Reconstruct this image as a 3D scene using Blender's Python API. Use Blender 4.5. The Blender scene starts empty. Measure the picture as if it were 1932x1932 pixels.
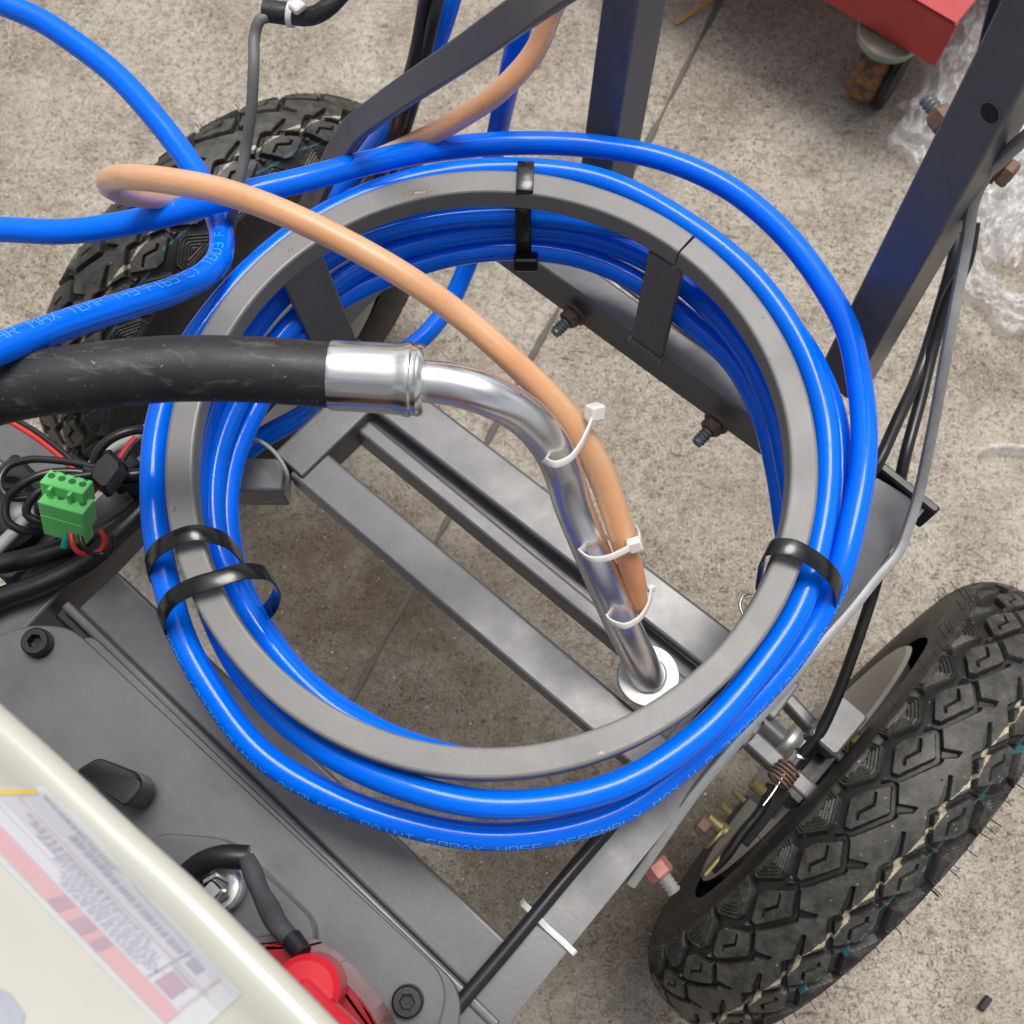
import bpy, math, random
import numpy as np
from mathutils import Vector, Matrix
random.seed(7); rng=np.random.default_rng(7)
C=bpy.context.scene
COL=C.collection
# ---------------------------------------------------------------- camera, sky, sun, exposure
H=1.36; TILT=math.radians(19.0); ROLL=math.radians(2.2); F=1.1
cf=np.array([0,math.sin(TILT),-math.cos(TILT)]); cu0=np.array([0,math.cos(TILT),math.sin(TILT)]); cr0=np.array([1.,0,0])
cr=cr0*math.cos(ROLL)+cu0*math.sin(ROLL); cu=cu0*math.cos(ROLL)-cr0*math.sin(ROLL)
cam=bpy.data.cameras.new('camera'); camo=bpy.data.objects.new('camera',cam); COL.objects.link(camo)
camo.matrix_world=Matrix(((cr[0],cu[0],-cf[0],0),(cr[1],cu[1],-cf[1],0),(cr[2],cu[2],-cf[2],H),(0,0,0,1)))
cam.sensor_fit='HORIZONTAL'; cam.sensor_width=36; cam.lens=36*F; cam.clip_start=.02; cam.clip_end=200
cam.dof.use_dof=True; cam.dof.focus_distance=.74; cam.dof.aperture_fstop=13
C.camera=camo
SUN_EL=math.radians(72); SUN_AZ=math.radians(22)       # azimuth clockwise from +y
w=bpy.data.worlds.new('World'); C.world=w; w.use_nodes=True
nt=w.node_tree; bg=nt.nodes['Background']; sk=nt.nodes.new('ShaderNodeTexSky'); sk.sky_type='NISHITA'; sk.sun_disc=False
sk.sun_elevation=SUN_EL; sk.sun_rotation=SUN_AZ; sk.air_density=1.0; sk.dust_density=4.0; sk.ozone_density=1.0; sk.altitude=0
bw=nt.nodes.new('ShaderNodeRGBToBW'); mxs=nt.nodes.new('ShaderNodeMix'); mxs.data_type='RGBA'; mxs.inputs[0].default_value=.78
nt.links.new(sk.outputs[0],bw.inputs[0]); nt.links.new(sk.outputs[0],mxs.inputs[6]); nt.links.new(bw.outputs[0],mxs.inputs[7]); tcw=nt.nodes.new('ShaderNodeTexCoord'); nzw=nt.nodes.new('ShaderNodeTexNoise'); nzw.inputs['Scale'].default_value=2.2; nzw.inputs['Detail'].default_value=5; nt.links.new(tcw.outputs['Generated'],nzw.inputs['Vector'])
rpw=nt.nodes.new('ShaderNodeValToRGB'); rpw.color_ramp.elements[0].position=.38; rpw.color_ramp.elements[0].color=(.55,.56,.60,1); rpw.color_ramp.elements[1].position=.64; rpw.color_ramp.elements[1].color=(1.5,1.48,1.44,1); nt.links.new(nzw.outputs[0],rpw.inputs[0])
mlw=nt.nodes.new('ShaderNodeMix'); mlw.data_type='RGBA'; mlw.blend_type='MULTIPLY'; mlw.inputs[0].default_value=1; nt.links.new(mxs.outputs[2],mlw.inputs[6]); nt.links.new(rpw.outputs[0],mlw.inputs[7]); nt.links.new(mlw.outputs[2],bg.inputs[0]); bg.inputs[1].default_value=.13
sl=bpy.data.lights.new('sun','SUN'); sl.energy=1.9; sl.angle=math.radians(24); sl.color=(1,.95,.88)
so=bpy.data.objects.new('sun',sl); COL.objects.link(so)
sd=Vector((math.sin(SUN_AZ)*math.cos(SUN_EL),math.cos(SUN_AZ)*math.cos(SUN_EL),math.sin(SUN_EL)))
so.rotation_euler=sd.to_track_quat('Z','Y').to_euler(); so.location=(0,0,6)
C.view_settings.view_transform='Standard'; C.view_settings.look='None'; C.view_settings.exposure=0.30; C.view_settings.gamma=1
C.render.resolution_x=1024; C.render.resolution_y=1024

def P(x,y,z):
    """real point at height z seen at (x,y) of the 1932 px photograph"""
    d=(x-966)/(F*1932)*cr+(966-y)/(F*1932)*cu+cf
    return np.array([0,0,H])+d*((H-z)/-d[2])
def PP(L,z=None): return np.array([P(p[0],p[1],p[2] if len(p)>2 else z) for p in L])
TH=math.radians(49); A=np.array([math.cos(TH),math.sin(TH),0]); B=np.array([math.sin(TH),-math.cos(TH),0]); Z=np.array([0,0,1.])

# ---------------------------------------------------------------- materials
MATS={}
def new_mat(name):
    m=bpy.data.materials.new(name); m.use_nodes=True; MATS[name]=m
    return m,m.node_tree,m.node_tree.nodes['Principled BSDF']
def N(nt,t,**k):
    n=nt.nodes.new(t)
    for a,b in k.items():
        if a.startswith('i_'): n.inputs[a[2:].replace('_',' ')].default_value=b
        else: setattr(n,a,b)
    return n
def ramp(nt,stops,src,interp='LINEAR'):
    r=nt.nodes.new('ShaderNodeValToRGB'); r.color_ramp.interpolation=interp
    while len(r.color_ramp.elements)<len(stops): r.color_ramp.elements.new(.5)
    for e,(p,c) in zip(r.color_ramp.elements,stops):
        e.position=p; e.color=(c,c,c,1) if isinstance(c,(int,float)) else (*c,1)
    nt.links.new(src,r.inputs[0]); return r.outputs[0]
def noise(nt,scale,detail=3,rough=.55,vec=None,dist=0):
    n=nt.nodes.new('ShaderNodeTexNoise'); n.inputs['Scale'].default_value=scale; n.inputs['Detail'].default_value=detail
    n.inputs['Roughness'].default_value=rough; n.inputs['Distortion'].default_value=dist
    if vec is None:
        g=nt.nodes.new('ShaderNodeNewGeometry'); vec=g.outputs['Position']
    nt.links.new(vec,n.inputs['Vector']); return n.outputs[0]
def mix(nt,a,b,fac,mode='MIX'):
    m=nt.nodes.new('ShaderNodeMix'); m.data_type='RGBA'; m.blend_type=mode
    for s,v in ((6,a),(7,b),(0,fac)):
        if isinstance(v,(tuple,list)): m.inputs[s].default_value=(*v,1)
        elif isinstance(v,(int,float)): m.inputs[s].default_value=v
        else: nt.links.new(v,m.inputs[s])
    return m.outputs[2]
def bump(nt,p,h,strength,dist=.001,prev=None):
    b=nt.nodes.new('ShaderNodeBump'); b.inputs['Strength'].default_value=strength; b.inputs['Distance'].default_value=dist
    nt.links.new(h,b.inputs['Height'])
    if prev is not None: nt.links.new(prev,b.inputs['Normal'])
    nt.links.new(b.outputs[0],p.inputs['Normal']); return b.outputs[0]
def simple(name,col,rough=.5,metal=0,var=.12,vscale=60,bs=0,bstr=.2,spec=.5,coat=0,bdist=.0006):
    m,nt,p=new_mat(name)
    n=noise(nt,vscale,4)
    d=tuple(c*(1-var) for c in col); l=tuple(min(1,c*(1+var)) for c in col)
    nt.links.new(mix(nt,d,l,n),p.inputs['Base Color'])
    p.inputs['Metallic'].default_value=metal; p.inputs['Specular IOR Level'].default_value=spec
    nt.links.new(ramp(nt,[(.3,max(0,rough-.06)),(.7,min(1,rough+.08))],noise(nt,vscale*.5,3)),p.inputs['Roughness'])
    if coat: p.inputs['Coat Weight'].default_value=coat; p.inputs['Coat Roughness'].default_value=.12
    if bs: bump(nt,p,noise(nt,bs,3),bstr,bdist)
    return m
# powder coat, satin dark grey with orange peel and dust
def paint(name,col,rough=.34,peel=.35,dust=.25):
    m,nt,p=new_mat(name)
    n1=noise(nt,22,5,.6); n2=noise(nt,900,2)
    c=mix(nt,tuple(v*.85 for v in col),tuple(v*1.15 for v in col),n1)
    df=ramp(nt,[(.42,0.0),(.8,dust)],noise(nt,60,6,.7))
    c=mix(nt,c,(.34,.32,.29),df)
    sp=ramp(nt,[(.70,0),(.76,.5)],noise(nt,420,2,.6))
    c=mix(nt,c,(.02,.02,.02),sp)
    nt.links.new(c,p.inputs['Base Color'])
    nt.links.new(ramp(nt,[(.3,rough-.04),(.75,rough+.16)],n1),p.inputs['Roughness'])
    p.inputs['Specular IOR Level'].default_value=.55
    b=bump(nt,p,noise(nt,330,1,.4),peel,.0004); return m
paint('frame_paint',(.100,.102,.111),.30,.12,.10)
paint('ring_paint',(.180,.180,.178),.40,.13,.16)
# ring with a chipped rusty patch and bare scratches
m=MATS['ring_paint']; nt=m.node_tree; p=nt.nodes['Principled BSDF']
def spot(nt,center,rad,sy=1.0,vec=None,ns=90,amt=.6,direction=None):
    g=nt.nodes.new('ShaderNodeNewGeometry'); mp=nt.nodes.new('ShaderNodeMapping'); mp.vector_type='TEXTURE'
    mp.inputs['Location'].default_value=tuple(center); mp.inputs['Rotation'].default_value=(0,0,direction or 0); mp.inputs['Scale'].default_value=(rad,rad*sy,rad)
    nt.links.new(g.outputs['Position'],mp.inputs['Vector'])
    l=nt.nodes.new('ShaderNodeVectorMath'); l.operation='LENGTH'; nt.links.new(mp.outputs[0],l.inputs[0])
    a=nt.nodes.new('ShaderNodeMath'); a.operation='MULTIPLY_ADD'; a.inputs[1].default_value=amt*2; 
    nt.links.new(noise(nt,ns,5,.7),a.inputs[0]); nt.links.new(l.outputs['Value'],a.inputs[2])
    return a.outputs[0]
sp0=P(788,362,.71)
f1=ramp(nt,[(.0,1),(1.32,1)],spot(nt,sp0,.016,.32,direction=.12)); 
def chip(nt,p,center,rad,sy,rot,outer,inner,thr=1.25):
    v=spot(nt,center,rad,sy,direction=rot,ns=330,amt=.95)
    o=ramp(nt,[(.74,1),(.78,0)],mathn(nt,v,.5)); i=ramp(nt,[(.55,1),(.60,0)],mathn(nt,v,.5))
    old=p.inputs['Base Color'].links[0].from_socket
    c=mix(nt,old,outer,o); c=mix(nt,c,inner,i); nt.links.new(c,p.inputs['Base Color'])
def mathn(nt,s,k):
    a=nt.nodes.new('ShaderNodeMath'); a.operation='MULTIPLY'; a.inputs[1].default_value=k; nt.links.new(s,a.inputs[0]); return a.outputs[0]
chip(nt,p,sp0,.016,.22,.12,(.22,.12,.08),(.40,.36,.33))
chip(nt,p,P(1135,1420,.71),.0035,.6,0,(.3,.28,.26),(.6,.58,.55))
for px_c,rr_c in (((548,470),.004),((1440,600),.003),((1530,760),.0035),((650,1415),.003),((330,960),.003)): chip(nt,p,P(*px_c,.71),rr_c,.5,random.uniform(0,3),(.10,.085,.075),(.36,.33,.30))
def hose_mat(name,col,rough=.16):
    m,nt,p=new_mat(name)
    n=noise(nt,14,3); c=mix(nt,tuple(v*.9 for v in col),tuple(min(1,v*1.08) for v in col),n)
    c=mix(nt,c,(.30,.38,.55),ramp(nt,[(.66,0),(.80,.35)],noise(nt,120,7,.75)))
    nt.links.new(c,p.inputs['Base Color']); p.inputs['Specular IOR Level'].default_value=.27
    nt.links.new(ramp(nt,[(.35,rough-.03),(.7,rough+.10)],noise(nt,70,4,.7)),p.inputs['Roughness'])
    bump(nt,p,noise(nt,160,3),.10,.0006); return m
hose_mat('blue_hose',(.0,.155,.93),.11)
simple('hose_print',(.09,.40,.93),.4,var=.2)
# black suction rubber with whitish scuffs
m,nt,p=new_mat('black_rubber')
n=noise(nt,40,5,.7); c=mix(nt,(.010,.010,.011),(.028,.027,.026),n)
mp=N(nt,'ShaderNodeMapping'); g=N(nt,'ShaderNodeNewGeometry'); nt.links.new(g.outputs['Position'],mp.inputs['Vector']); mp.inputs['Scale'].default_value=(.5,1.6,1)
sc=ramp(nt,[(.53,0),(.72,.40)],noise(nt,95,8,.72,mp.outputs[0],.6)); c=mix(nt,c,(.24,.235,.225),sc)
sc=ramp(nt,[(.68,0),(.73,.8)],noise(nt,330,3,.6)); c=mix(nt,c,(.34,.34,.33),sc)
nt.links.new(c,p.inputs['Base Color']); nt.links.new(ramp(nt,[(.3,.40),(.7,.62)],n),p.inputs['Roughness']); bump(nt,p,noise(nt,300,4,.6),.25,.0005)
simple('black_plastic',(.012,.012,.014),.30,var=.25,bs=300,bstr=.06)
simple('tie_plastic',(.010,.010,.011),.20,var=.3,vscale=120,bs=160,bstr=.12)
simple('cable_black',(.013,.013,.015),.33,var=.25,bs=260,bstr=.12)
simple('cable_grey',(.30,.30,.29),.45,bs=300,bstr=.1)
simple('grey_wire',(.14,.14,.14),.5,bs=260,bstr=.2)
simple('wire_red',(.55,.03,.025),.35)
simple('wire_green',(.0,.28,.20),.4)
simple('sleeve',(.05,.05,.055),.7,var=.6,vscale=140,bs=260,bstr=.5)
simple('nylon_white',(.72,.70,.67),.36,var=.06)
for n_ in ('nylon_white',): MATS[n_].node_tree.nodes['Principled BSDF'].inputs['Subsurface Weight'].default_value=.3; MATS[n_].node_tree.nodes['Principled BSDF'].inputs['Subsurface Scale'].default_value=.01
# amber pvc
m,nt,p=new_mat('amber_pvc')
n=noise(nt,26,4,.6); ca_=mix(nt,(.76,.39,.18),(.86,.54,.31),n); ca_=mix(nt,ca_,(.62,.30,.15),ramp(nt,[(.56,0),(.72,.5)],noise(nt,70,6,.7))); ca_=mix(nt,ca_,(.95,.85,.75),ramp(nt,[(.72,0),(.76,.5)],noise(nt,260,2))); nt.links.new(ca_,p.inputs['Base Color'])
p.inputs['Subsurface Weight'].default_value=.55; p.inputs['Subsurface Radius'].default_value=(1,.5,.3); p.inputs['Subsurface Scale'].default_value=.007
p.inputs['Transmission Weight'].default_value=.22; p.inputs['Roughness'].default_value=.36; p.inputs['IOR'].default_value=1.5
bump(nt,p,noise(nt,200,3),.08,.0005)
m,nt,p=new_mat('amber_rust')
nt.links.new(mix(nt,(.60,.25,.11),(.78,.40,.22),noise(nt,60,5,.7)),p.inputs['Base Color']); p.inputs['Roughness'].default_value=.4
p.inputs['Subsurface Weight'].default_value=.4; p.inputs['Subsurface Scale'].default_value=.006
# zinc
def zinc(name,col,rough,iri=.0,sc=60,bm=.03):
    m,nt,p=new_mat(name); n=noise(nt,sc,3,.5)
    c=mix(nt,tuple(v*.92 for v in col),col,n)
    if iri:
        c=mix(nt,c,(.86,.78,.86),ramp(nt,[(.5,0),(.75,iri)],noise(nt,28,2)))
        c=mix(nt,c,(.84,.83,.66),ramp(nt,[(.56,0),(.8,iri)],noise(nt,21,2,.5,None,.8)))
    nt.links.new(c,p.inputs['Base Color']); p.inputs['Metallic'].default_value=1
    nt.links.new(ramp(nt,[(.3,rough*.85),(.75,rough*1.25)],noise(nt,sc*.6,3,.5)),p.inputs['Roughness'])
    bump(nt,p,noise(nt,260,2,.5),bm,.0003); return m
zinc('zinc_pipe',(.92,.92,.92),.27,.5)
zinc('zinc_ferrule',(.86,.86,.84),.20,.35)
simple('dull_zinc',(.33,.335,.33),.5,metal=.3,var=.25,vscale=120,bs=260,bstr=.2)
simple('washer_alu',(.50,.495,.475),.5,metal=.55,var=.15,vscale=160,bs=400,bstr=.2)
simple('zinc_yellow',(.22,.185,.075),.55,metal=.5,var=.3)
simple('rust_nut',(.19,.115,.085),.65,metal=.25,var=.4,vscale=220,bs=320,bstr=.5)
simple('pink_nut',(.42,.17,.14),.55,metal=.2,var=.25,vscale=220,bs=320,bstr=.4)
simple('stud_steel',(.26,.28,.29),.42,metal=.85,var=.3,vscale=200)
simple('bright_steel',(.70,.70,.70),.25,metal=1,var=.15)
simple('black_oxide',(.02,.02,.021),.38,metal=.4,var=.3,vscale=200,bs=300,bstr=.2)
simple('red_paint',(.42,.030,.030),.42,var=.12,vscale=40,bs=180,bstr=.15)
simple('red_plastic',(.56,.008,.022),.30,var=.08)
simple('red_metal',(.27,.005,.012),.22,var=.12,coat=.5)
simple('green_plastic',(.13,.55,.15),.42,var=.07)
simple('green_dark',(.02,.12,.03),.5)
simple('tank_plastic',(.50,.50,.435),.30,var=.035,vscale=25,coat=.35)
simple('label_white',(.50,.505,.55),.45,var=.02)
simple('label_film',(.52,.53,.54),.35,var=.02)
simple('label_red',(.53,.33,.35),.5,var=.03)
simple('label_orange',(.85,.20,.07),.5,var=.03)
simple('label_yellow',(.70,.50,.10),.5,var=.03)
simple('label_line',(.48,.41,.41),.5,var=.03)
simple('label_ink',(.34,.36,.41),.5,var=.1)
simple('label_maroon',(.38,.28,.33),.5,var=.1)
simple('straw_brown',(.48,.26,.08),.6,var=.25,vscale=200)
simple('caster_metal',(.30,.32,.27),.42,metal=.7,var=.3,vscale=80,bs=300,bstr=.3)
simple('rim_alloy',(.40,.40,.39),.40,metal=.75,var=.15)
# rusty caster tread
m,nt,p=new_mat('rusty_roller')
f=ramp(nt,[(.42,0),(.58,1)],noise(nt,45,6,.7)); c=mix(nt,(.05,.045,.04),(.30,.125,.03),f)
c=mix(nt,c,(.5,.45,.38),ramp(nt,[(.68,0),(.74,.8)],noise(nt,260,3)))
nt.links.new(c,p.inputs['Base Color']); p.inputs['Roughness'].default_value=.7; bump(nt,p,noise(nt,160,5,.7),.5,.001)
# tyre rubber: print stripes from vertex colours, dust
m,nt,p=new_mat('tyre_rubber')
at=N(nt,'ShaderNodeVertexColor'); at.layer_name='print'
tc=N(nt,'ShaderNodeTexCoord')
n=noise(nt,30,6,.7,tc.outputs['Object']); c=mix(nt,(.007,.007,.0075),(.020,.0195,.0185),n)
du=ramp(nt,[(.38,.04),(.76,.48)],noise(nt,75,8,.75,tc.outputs['Object'])); bl=N(nt,'ShaderNodeAttribute',attribute_name='block'); dm=N(nt,'ShaderNodeMath',operation='MULTIPLY'); nt.links.new(du,dm.inputs[0]); nt.links.new(ramp(nt,[(0,.12),(1,1)],bl.outputs['Fac']),dm.inputs[1]); c=mix(nt,c,(.21,.20,.17),dm.outputs[0])
fl=ramp(nt,[(.735,0),(.76,.7)],noise(nt,300,2,.5,tc.outputs['Object'])); c=mix(nt,c,(.45,.44,.42),fl)
pf=N(nt,'ShaderNodeMath',operation='MULTIPLY'); nt.links.new(at.outputs['Alpha'],pf.inputs[0]); nt.links.new(ramp(nt,[(.34,.25),(.52,1)],noise(nt,90,5,.7,tc.outputs['Object'])),pf.inputs[1])
c=mix(nt,c,at.outputs['Color'],pf.outputs[0])
nt.links.new(c,p.inputs['Base Color']); p.inputs['Specular IOR Level'].default_value=.5; nt.links.new(ramp(nt,[(.3,.42),(.7,.66)],n),p.inputs['Roughness']); bump(nt,p,noise(nt,420,4,.7,tc.outputs['Object']),.35,.0004)
# concrete
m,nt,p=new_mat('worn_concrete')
g=N(nt,'ShaderNodeNewGeometry'); pos=g.outputs['Position']
c=mix(nt,(.29,.255,.205),(.56,.52,.45),ramp(nt,[(.34,0),(.66,1)],noise(nt,3.4,9,.7,pos,.5)))
c=mix(nt,c,(.17,.12,.075),ramp(nt,[(.46,0),(.66,.65)],noise(nt,8,8,.68,pos,.4)))
c=mix(nt,c,(.45,.425,.375),ramp(nt,[(.50,0),(.66,.65)],noise(nt,13,7,.65,pos,.3)))
cs=c; gr=noise(nt,95,6,.7,pos,.3); c=mix(nt,c,(.17,.13,.09),ramp(nt,[(.38,.62),(.52,0)],gr)); c=mix(nt,c,(.56,.50,.41),ramp(nt,[(.52,0),(.68,.40)],gr))
sand=noise(nt,360,4,.75,pos); c=mix(nt,c,(.70,.63,.52),ramp(nt,[(.52,0),(.66,.75)],sand))
c=mix(nt,c,(.085,.06,.04),ramp(nt,[(.36,.9),(.46,0)],sand))
pit=noise(nt,230,3,.55,pos,1.4); pf=ramp(nt,[(.60,0),(.65,.85)],pit); c=mix(nt,c,(.065,.047,.034),pf)
mp=N(nt,'ShaderNodeMapping'); nt.links.new(pos,mp.inputs['Vector']); mp.inputs['Rotation'].default_value=(0,0,.35); mp.inputs['Scale'].default_value=(.24,1,1)
wr=ramp(nt,[(.60,0),(.66,.85)],noise(nt,150,4,.65,mp.outputs[0],.5))
wr2=N(nt,'ShaderNodeMath',operation='MULTIPLY'); nt.links.new(wr,wr2.inputs[0]); nt.links.new(ramp(nt,[(.45,0),(.56,1)],noise(nt,4,4,.6,pos)),wr2.inputs[1])
c=mix(nt,c,(.085,.062,.043),wr2.outputs[0])
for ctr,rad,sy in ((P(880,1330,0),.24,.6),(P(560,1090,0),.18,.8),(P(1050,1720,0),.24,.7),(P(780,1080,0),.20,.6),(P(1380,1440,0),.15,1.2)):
    v=spot(nt,ctr,rad,sy,ns=14,amt=.6); c=mix(nt,c,(.075,.052,.034),ramp(nt,[(.45,.60),(1.0,0)],mathn(nt,v,.5)))  # soft brown patches: shade under the cart painted into the concrete colour
c=mix(nt,c,(.85,.82,.76),ramp(nt,[(.71,0),(.74,.9)],noise(nt,210,2,.5,pos)))
crk=N(nt,'ShaderNodeTexVoronoi',feature='DISTANCE_TO_EDGE'); crk.inputs['Scale'].default_value=1.7; wv_=N(nt,'ShaderNodeVectorMath',operation='ADD'); nzc=N(nt,'ShaderNodeTexNoise'); nzc.inputs['Scale'].default_value=9; nzc.inputs['Detail'].default_value=6; nt.links.new(pos,nzc.inputs['Vector']); scv=N(nt,'ShaderNodeVectorMath',operation='SCALE'); scv.inputs['Scale'].default_value=.16; nt.links.new(nzc.outputs['Color'],scv.inputs[0]); nt.links.new(pos,wv_.inputs[0]); nt.links.new(scv.outputs[0],wv_.inputs[1]); nt.links.new(wv_.outputs[0],crk.inputs['Vector'])
cf_=ramp(nt,[(.0,.55),(.006,0)],crk.outputs['Distance']); c=mix(nt,c,cs,ramp(nt,[(.42,.0),(.66,.45)],noise(nt,4.5,6,.62,pos,.5)))
cm_=N(nt,'ShaderNodeMath',operation='MULTIPLY'); nt.links.new(cf_,cm_.inputs[0]); nt.links.new(ramp(nt,[(.56,0),(.64,1)],noise(nt,2.3,3,.5,pos)),cm_.inputs[1]); c=mix(nt,c,(.10,.08,.06),cm_.outputs[0])
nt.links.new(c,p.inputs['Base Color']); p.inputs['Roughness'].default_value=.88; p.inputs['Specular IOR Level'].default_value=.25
hh=N(nt,'ShaderNodeMath',operation='SUBTRACT'); nt.links.new(sand,hh.inputs[0]); nt.links.new(pf,hh.inputs[1]); bump(nt,p,hh.outputs[0],.8,.0022)
simple('joint_filler',(.12,.108,.092),.8,var=.3,vscale=120,bs=300,bstr=.4)
# clear film
m,nt,p=new_mat('clear_film')
p.inputs['Base Color'].default_value=(.92,.92,.93,1); p.inputs['Roughness'].default_value=.12; p.inputs['Specular IOR Level'].default_value=.9
tr=N(nt,'ShaderNodeBsdfTransparent'); mx=N(nt,'ShaderNodeMixShader'); out=nt.nodes['Material Output']
lw=N(nt,'ShaderNodeLayerWeight'); lw.inputs[0].default_value=.35
fa=ramp(nt,[(.0,.22),(.3,.45),(1,.95)],lw.outputs['Facing'])
nt.links.new(fa,mx.inputs[0]); nt.links.new(tr.outputs[0],mx.inputs[1]); nt.links.new(p.outputs[0],mx.inputs[2]); nt.links.new(mx.outputs[0],out.inputs[0])
bump(nt,p,noise(nt,45,2,.5,None,2.5),.35,.003)

# ---------------------------------------------------------------- object helpers
def tag(o,label=None,cat=None,group=None,kind=None):
    if label: o['label']=label
    if cat: o['category']=cat
    if group: o['group']=group
    if kind: o['kind']=kind
    return o
def thing(name,loc,label,cat,group=None):
    o=bpy.data.objects.new(name,None); COL.objects.link(o); o.location=tuple(loc); o.empty_display_size=.05
    return tag(o,label,cat,group)
def rootloc(par):
    v=Vector((0,0,0))
    while par is not None: v+=Vector(par.location); par=par.parent
    return np.array(v)
def obj(name,V,Fc,mats,parent=None,smooth=True,mi=None,uv=None):
    V=np.asarray(V,float); off=rootloc(parent)
    me=bpy.data.meshes.new(name); 
    if parent is None:
        off=V.mean(0); off[2]=V[:,2].min()
    me.from_pydata((V-off).tolist(),[],[tuple(int(i) for i in f) for f in Fc]); 
    for mm in ([mats] if isinstance(mats,str) else mats): me.materials.append(MATS[mm])
    if smooth: me.polygons.foreach_set('use_smooth',[True]*len(me.polygons))
    if mi is not None: me.polygons.foreach_set('material_index',list(mi))
    me.update(); o=bpy.data.objects.new(name,me); COL.objects.link(o)
    if parent is not None: o.parent=parent
    else: o.location=tuple(off)
    return o
class MB:
    def __init__(s): s.V=[]; s.F=[]; s.M=[]
    def add(s,V,Fc,m=0):
        b=len(s.V); s.V+= [tuple(v) for v in V]; s.F+=[tuple(int(i)+b for i in f) for f in Fc]; s.M+=[m]*len(Fc); return s
    def build(s,name,mats,parent=None,smooth=True):
        o=obj(name,s.V,s.F,mats,parent,smooth,s.M)
        if smooth: o.data.set_sharp_from_angle(angle=math.radians(28))
        return o
def sharp(o,deg=35):
    me=o.data; me.set_sharp_from_angle(angle=math.radians(deg)); return o
def curve(pts,step=.004,closed=False):
    pts=np.asarray(pts,float); n=len(pts); out=[]
    idx=range(n if closed else n-1)
    for i in idx:
        if closed: p0,p1,p2,p3=pts[(i-1)%n],pts[i],pts[(i+1)%n],pts[(i+2)%n]
        else:
            p1,p2=pts[i],pts[i+1]; p0=pts[i-1] if i>0 else 2*p1-p2; p3=pts[i+2] if i+2<n else 2*p2-p1
        # centripetal-ish Hermite
        d=np.linalg.norm((p2-p1)[:3])+1e-9; d0=np.linalg.norm((p1-p0)[:3])+1e-9; d2=np.linalg.norm((p3-p2)[:3])+1e-9
        m1=((p1-p0)/d0*d+(p2-p1)/d*d0)/(d0+d)*d; m2=((p2-p1)/d*d2+(p3-p2)/d2*d)/(d+d2)*d
        k=max(2,int(d/step))
        for j in range(k):
            t=j/k; out.append((2*t**3-3*t*t+1)*p1+(t**3-2*t*t+t)*m1+(-2*t**3+3*t*t)*p2+(t**3-t*t)*m2)
    if not closed: out.append(pts[-1])
    return np.array(out)
def frames(path,mode='up',closed=False,wdir=None):
    n=len(path); T=np.zeros((n,3))
    if closed: T=np.roll(path,-1,0)-np.roll(path,1,0)
    else: T[1:-1]=path[2:]-path[:-2]; T[0]=path[1]-path[0]; T[-1]=path[-1]-path[-2]
    T/=np.linalg.norm(T,axis=1)[:,None]+1e-12
    if mode=='up': Nn=Z-T*(T@Z)[:,None]
    elif mode=='w':
        W=np.asarray(wdir,float); W=W-T*(T@W)[:,None]; W/=np.linalg.norm(W,axis=1)[:,None]; Nn=np.cross(W,T)
    else:
        Nn=np.zeros((n,3)); a=Z if abs(T[0]@Z)<.9 else np.array([1.,0,0]); v=a-T[0]*(a@T[0]); v/=np.linalg.norm(v); Nn[0]=v
        for i in range(1,n): v=Nn[i-1]-T[i]*(Nn[i-1]@T[i]); Nn[i]=v/np.linalg.norm(v)
    Nn/=np.linalg.norm(Nn,axis=1)[:,None]+1e-12
    return T,Nn,np.cross(T,Nn)
def sweep(path,sec,mode='up',closed=False,caps=True,scale=None,wdir=None):
    """sec: list of (b,n) offsets; returns V,F"""
    path=np.asarray(path,float); T,Nn,Bn=frames(path,mode,closed,wdir); sec=np.asarray(sec,float); k=len(sec); n=len(path)
    s=np.ones((n,2)) if scale is None else np.asarray(scale,float)
    if s.ndim==1: s=np.stack([s,s],1)
    V=(path[:,None,:]+Bn[:,None,:]*(sec[None,:,0,None]*s[:,0][:,None,None])+Nn[:,None,:]*(sec[None,:,1,None]*s[:,1][:,None,None])).reshape(-1,3)
    Fc=[]
    for i in range(n if closed else n-1):
        a=i*k; b=((i+1)%n)*k
        for j in range(k): j2=(j+1)%k; Fc.append((a+j,a+j2,b+j2,b+j))
    if caps and not closed: Fc.append(tuple(range(k-1,-1,-1))); Fc.append(tuple((n-1)*k+j for j in range(k)))
    return V,Fc
def circ(r,k=20): return [(r*math.cos(2*math.pi*i/k),r*math.sin(2*math.pi*i/k)) for i in range(k)]
def rrect(w,h,r=.002,k=3):
    o=[]
    for cx,cy,a in ((w/2-r,h/2-r,0),(-w/2+r,h/2-r,90),(-w/2+r,-h/2+r,180),(w/2-r,-h/2+r,270)):
        for i in range(k+1): t=math.radians(a+90*i/k); o.append((cx+r*math.cos(t),cy+r*math.sin(t)))
    return o
def tube(name,pts,r,mat,parent=None,mode='up',closed=False,step=.004,k=20,rs=None,flat=1.0):
    pts=np.asarray(pts,float)
    if rs is not None:
        q=curve(np.hstack([pts,np.array(rs)[:,None]]),step,closed); path=q[:,:3]; sc=q[:,3]/r
    else: path=curve(pts,step,closed); sc=None
    V,Fc=sweep(path,circ(r,k),mode,closed,scale=sc); o=obj(name,V,Fc,mat,parent); sharp(o,50); return o
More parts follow.
